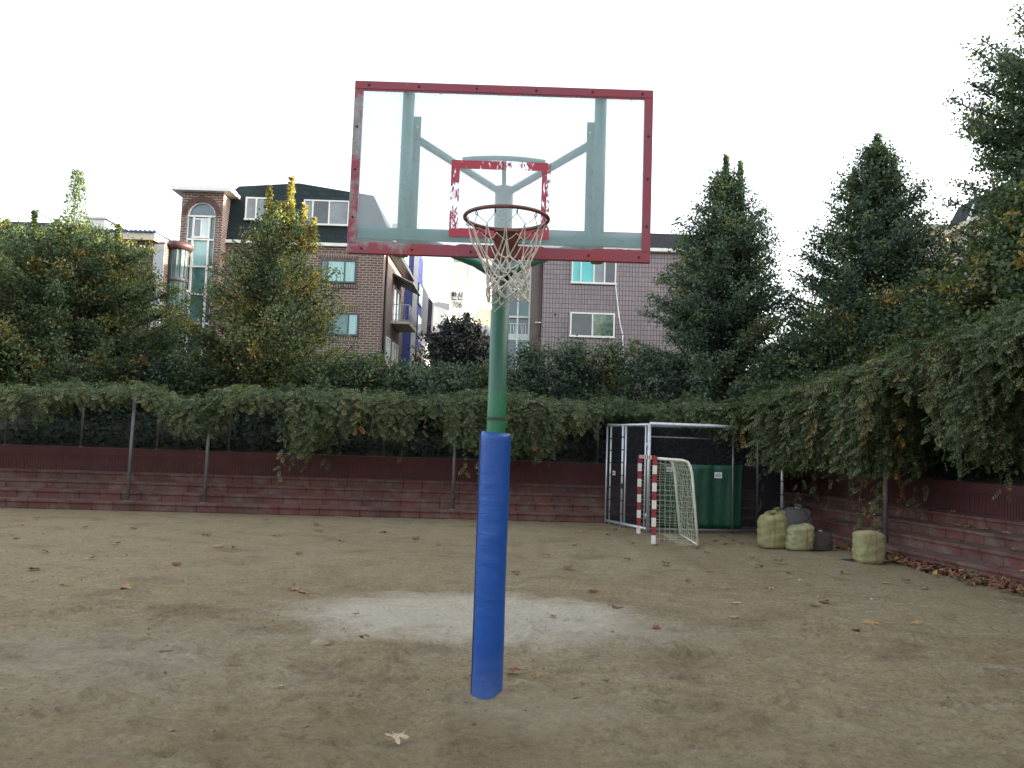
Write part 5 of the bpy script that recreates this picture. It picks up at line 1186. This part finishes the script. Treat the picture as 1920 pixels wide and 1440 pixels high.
for (x, y) in [(85,1036),(1078,1023),(1178,1050),(680,1196),(1248,1058),(968,1076),(1065,1067),(820,1023),(68,973),(42,985),(160,990),(250,992),(218,1020),(293,990),(410,1026),(440,1027),(515,1005),(385,1005),(600,997),(593,985),(470,966),(1230,1180),(1320,1018),(1155,994),(1140,1004),(1410,1046),(1425,1062),(1462,1054),(1700,1090),(1735,1104),(1480,1076),(1515,1100),(1580,1075),(1660,1096),(1022,1042),(560,1040),(640,1016),(720,1000),(780,1012),(1090,998),(330,1060),(120,1100),(1290,1090),(1880,1130),(1110,1110),(1445,1105),(1550,1130),(1800,1160),(1720,1170),(1330,1075),(30,1012),(500,976),(690,980)]:
    drop(at(x, y, Z=0), rl.uniform(.11, .20), ('litter2', 'litter2', 'litter1', 'litter4')[rl.randint(4)])
for (x, y) in [(1250,1003),(1262,1006),(1275,1012),(1340,1016),(1360,1021),(1376,1015),(1305,1029),(1325,1037),(1185,1019),(1240,1016),(1215,1020),(1285,1003),(1390,1020),(1355,1006),(1300,1012),(1230,1024)]:
    drop(at(x, y, Z=0), rl.uniform(.12, .19), ('litter2', 'litter1', 'litter4')[rl.randint(3)], 'dry brown leaf lying around the feet of the goal', 'fallen leaves around the goal')
for k in range(34):                       # scattered on the right-hand treads
    t = rl.uniform(.05, .62); s = rl.randint(1, 5); p = edge(1, t, (s-1)*TREAD + rl.uniform(.1, .36), 0)
    drop(p, rl.uniform(.12, .21), ('litter2', 'litter1', 'litter1', 'litter4')[rl.randint(4)], 'dry leaf lying on the treads of the right steps', 'fallen leaves on the right steps', z=s*RISE+.01)
# swept drift of leaves along the right steps: one mass
P, A, Nn, Sz, mi_ = [], [], [], [], []
mb = MB()
for k in range(680):
    t = rl.uniform(.2, .55)**1.0; d = -abs(rl.normal(0, .13)) - .03; 
    if rl.rand() < .35: d -= rl.rand()*.25
    hgt = max(0, .075 + d*.3)*rl.rand(); p = edge(1, t, d, 0)
    if t < .27 and rl.rand() < .6: continue
    s = rl.uniform(.06, .115); a = Vector(rl.normal(0, 1, 3)); a.z *= .35; a.normalize(); b = a.cross(Vector((rl.normal(0,.4), rl.normal(0,.4), 1))).normalized()*.7; c = Vector((p.x, p.y, hgt+.02))
    mid = Vector((0, 0, rl.uniform(.1, .5)*s))
    mb.add([c-a*s, c+b*s*.6+mid, c+a*s, c-b*s*.6+mid*.6, c-a*s*.2+b*s, c+a*s*.35-b*s], [(0,1,2), (0,2,3), (0,4,1), (3,2,5)], mi=int(rl.choice([0,1,1,2])))
o = mb.build('leaf_litter', [M['litter1'], M['litter2'], M['litter4']]); tag(o, 'drift of dry brown leaves along the foot of the right steps', 'leaf litter', kind='stuff')
# loose grit and clods on the trodden earth: nobody could count them
rp2 = np.random.RandomState(55); n = 5200
gy = 2.3 + 13*rp2.rand(n)**1.7; gx = rp2.uniform(-.72, .72, n)*gy; r0 = rp2.gamma(2.2, .0026, n) + .002
cl = vnoise(gx+60, gy+60, .9, 66); keep = cl + rp2.uniform(-.25, .25, n) > .42; gx, gy, r0 = gx[keep], gy[keep], r0[keep]; n = len(gx)
oc = np.array([[1,0,0],[0,1,0],[-1,0,0],[0,-1,0],[0,0,.75],[0,0,-.6]], float); ofc = np.array([[0,1,4],[1,2,4],[2,3,4],[3,0,4],[1,0,5],[2,1,5],[3,2,5],[0,3,5]])
V = np.stack([gx, gy, r0*.2], -1)[:,None,:] + r0[:,None,None]*oc[None]*rp2.uniform(.6, 1.4, (n, 6, 1))
Q = (ofc[None] + 6*np.arange(n)[:,None,None]).reshape(-1, 3)
tag(link('grit', np_mesh('grit', V.reshape(-1, 3), Q), plain('grit', (.20,.165,.12), (.115,.09,.06), 6, .95)), 'loose grit and small clods on the trodden earth', kind='stuff')
# twigs, scraps, pebble heap
for (x, y, l, a, lb) in ((1095, 1312, .16, .2, 'dark twig right of the pad foot'), (320, 1225, .22, .05, 'dry twig lying in the left foreground')):
    p = at(x, y, Z=0); d = Vector((math.cos(a), math.sin(a), 0))*l/2; mb = MB(); mb.tube([p-d+Vector((0,0,.012)), p+Vector((0,.008,.018)), p+d+Vector((0,0,.012))], [.004, .0035, .002], 5); tag(mb.build('twig', M['bark']), lb, 'twig')
p = at(600, 1203, Z=0); mb = MB(); mb.lathe([(.085, -.012), (.065, .006), (.035, .018), (.0, .022)], (p.x, p.y, 0), 16); tag(mb.build('sand_heap', plain('pale_sand', (.25,.21,.15), (.21,.17,.115), 30, .95, bmp=.006, bscale=90)), 'small pale heap of sand left of the chalky patch', 'sand heap')
for (x, y) in ((1500, 1088), (1465, 1130), (1635, 1124)):
    p = at(x, y, Z=0); mb = MB(); mb.add([(p.x-.02, p.y-.015, .006), (p.x+.025, p.y-.01, .012), (p.x+.015, p.y+.02, .006), (p.x-.02, p.y+.015, .016)], [(0,1,2,3)]); o = mb.build('paper_scrap', M['paper']); o.modifiers.new('t', 'SOLIDIFY').thickness = .002; tag(o, 'tiny white paper scrap on the ground below the sacks', 'paper scrap', 'white scraps on the ground')
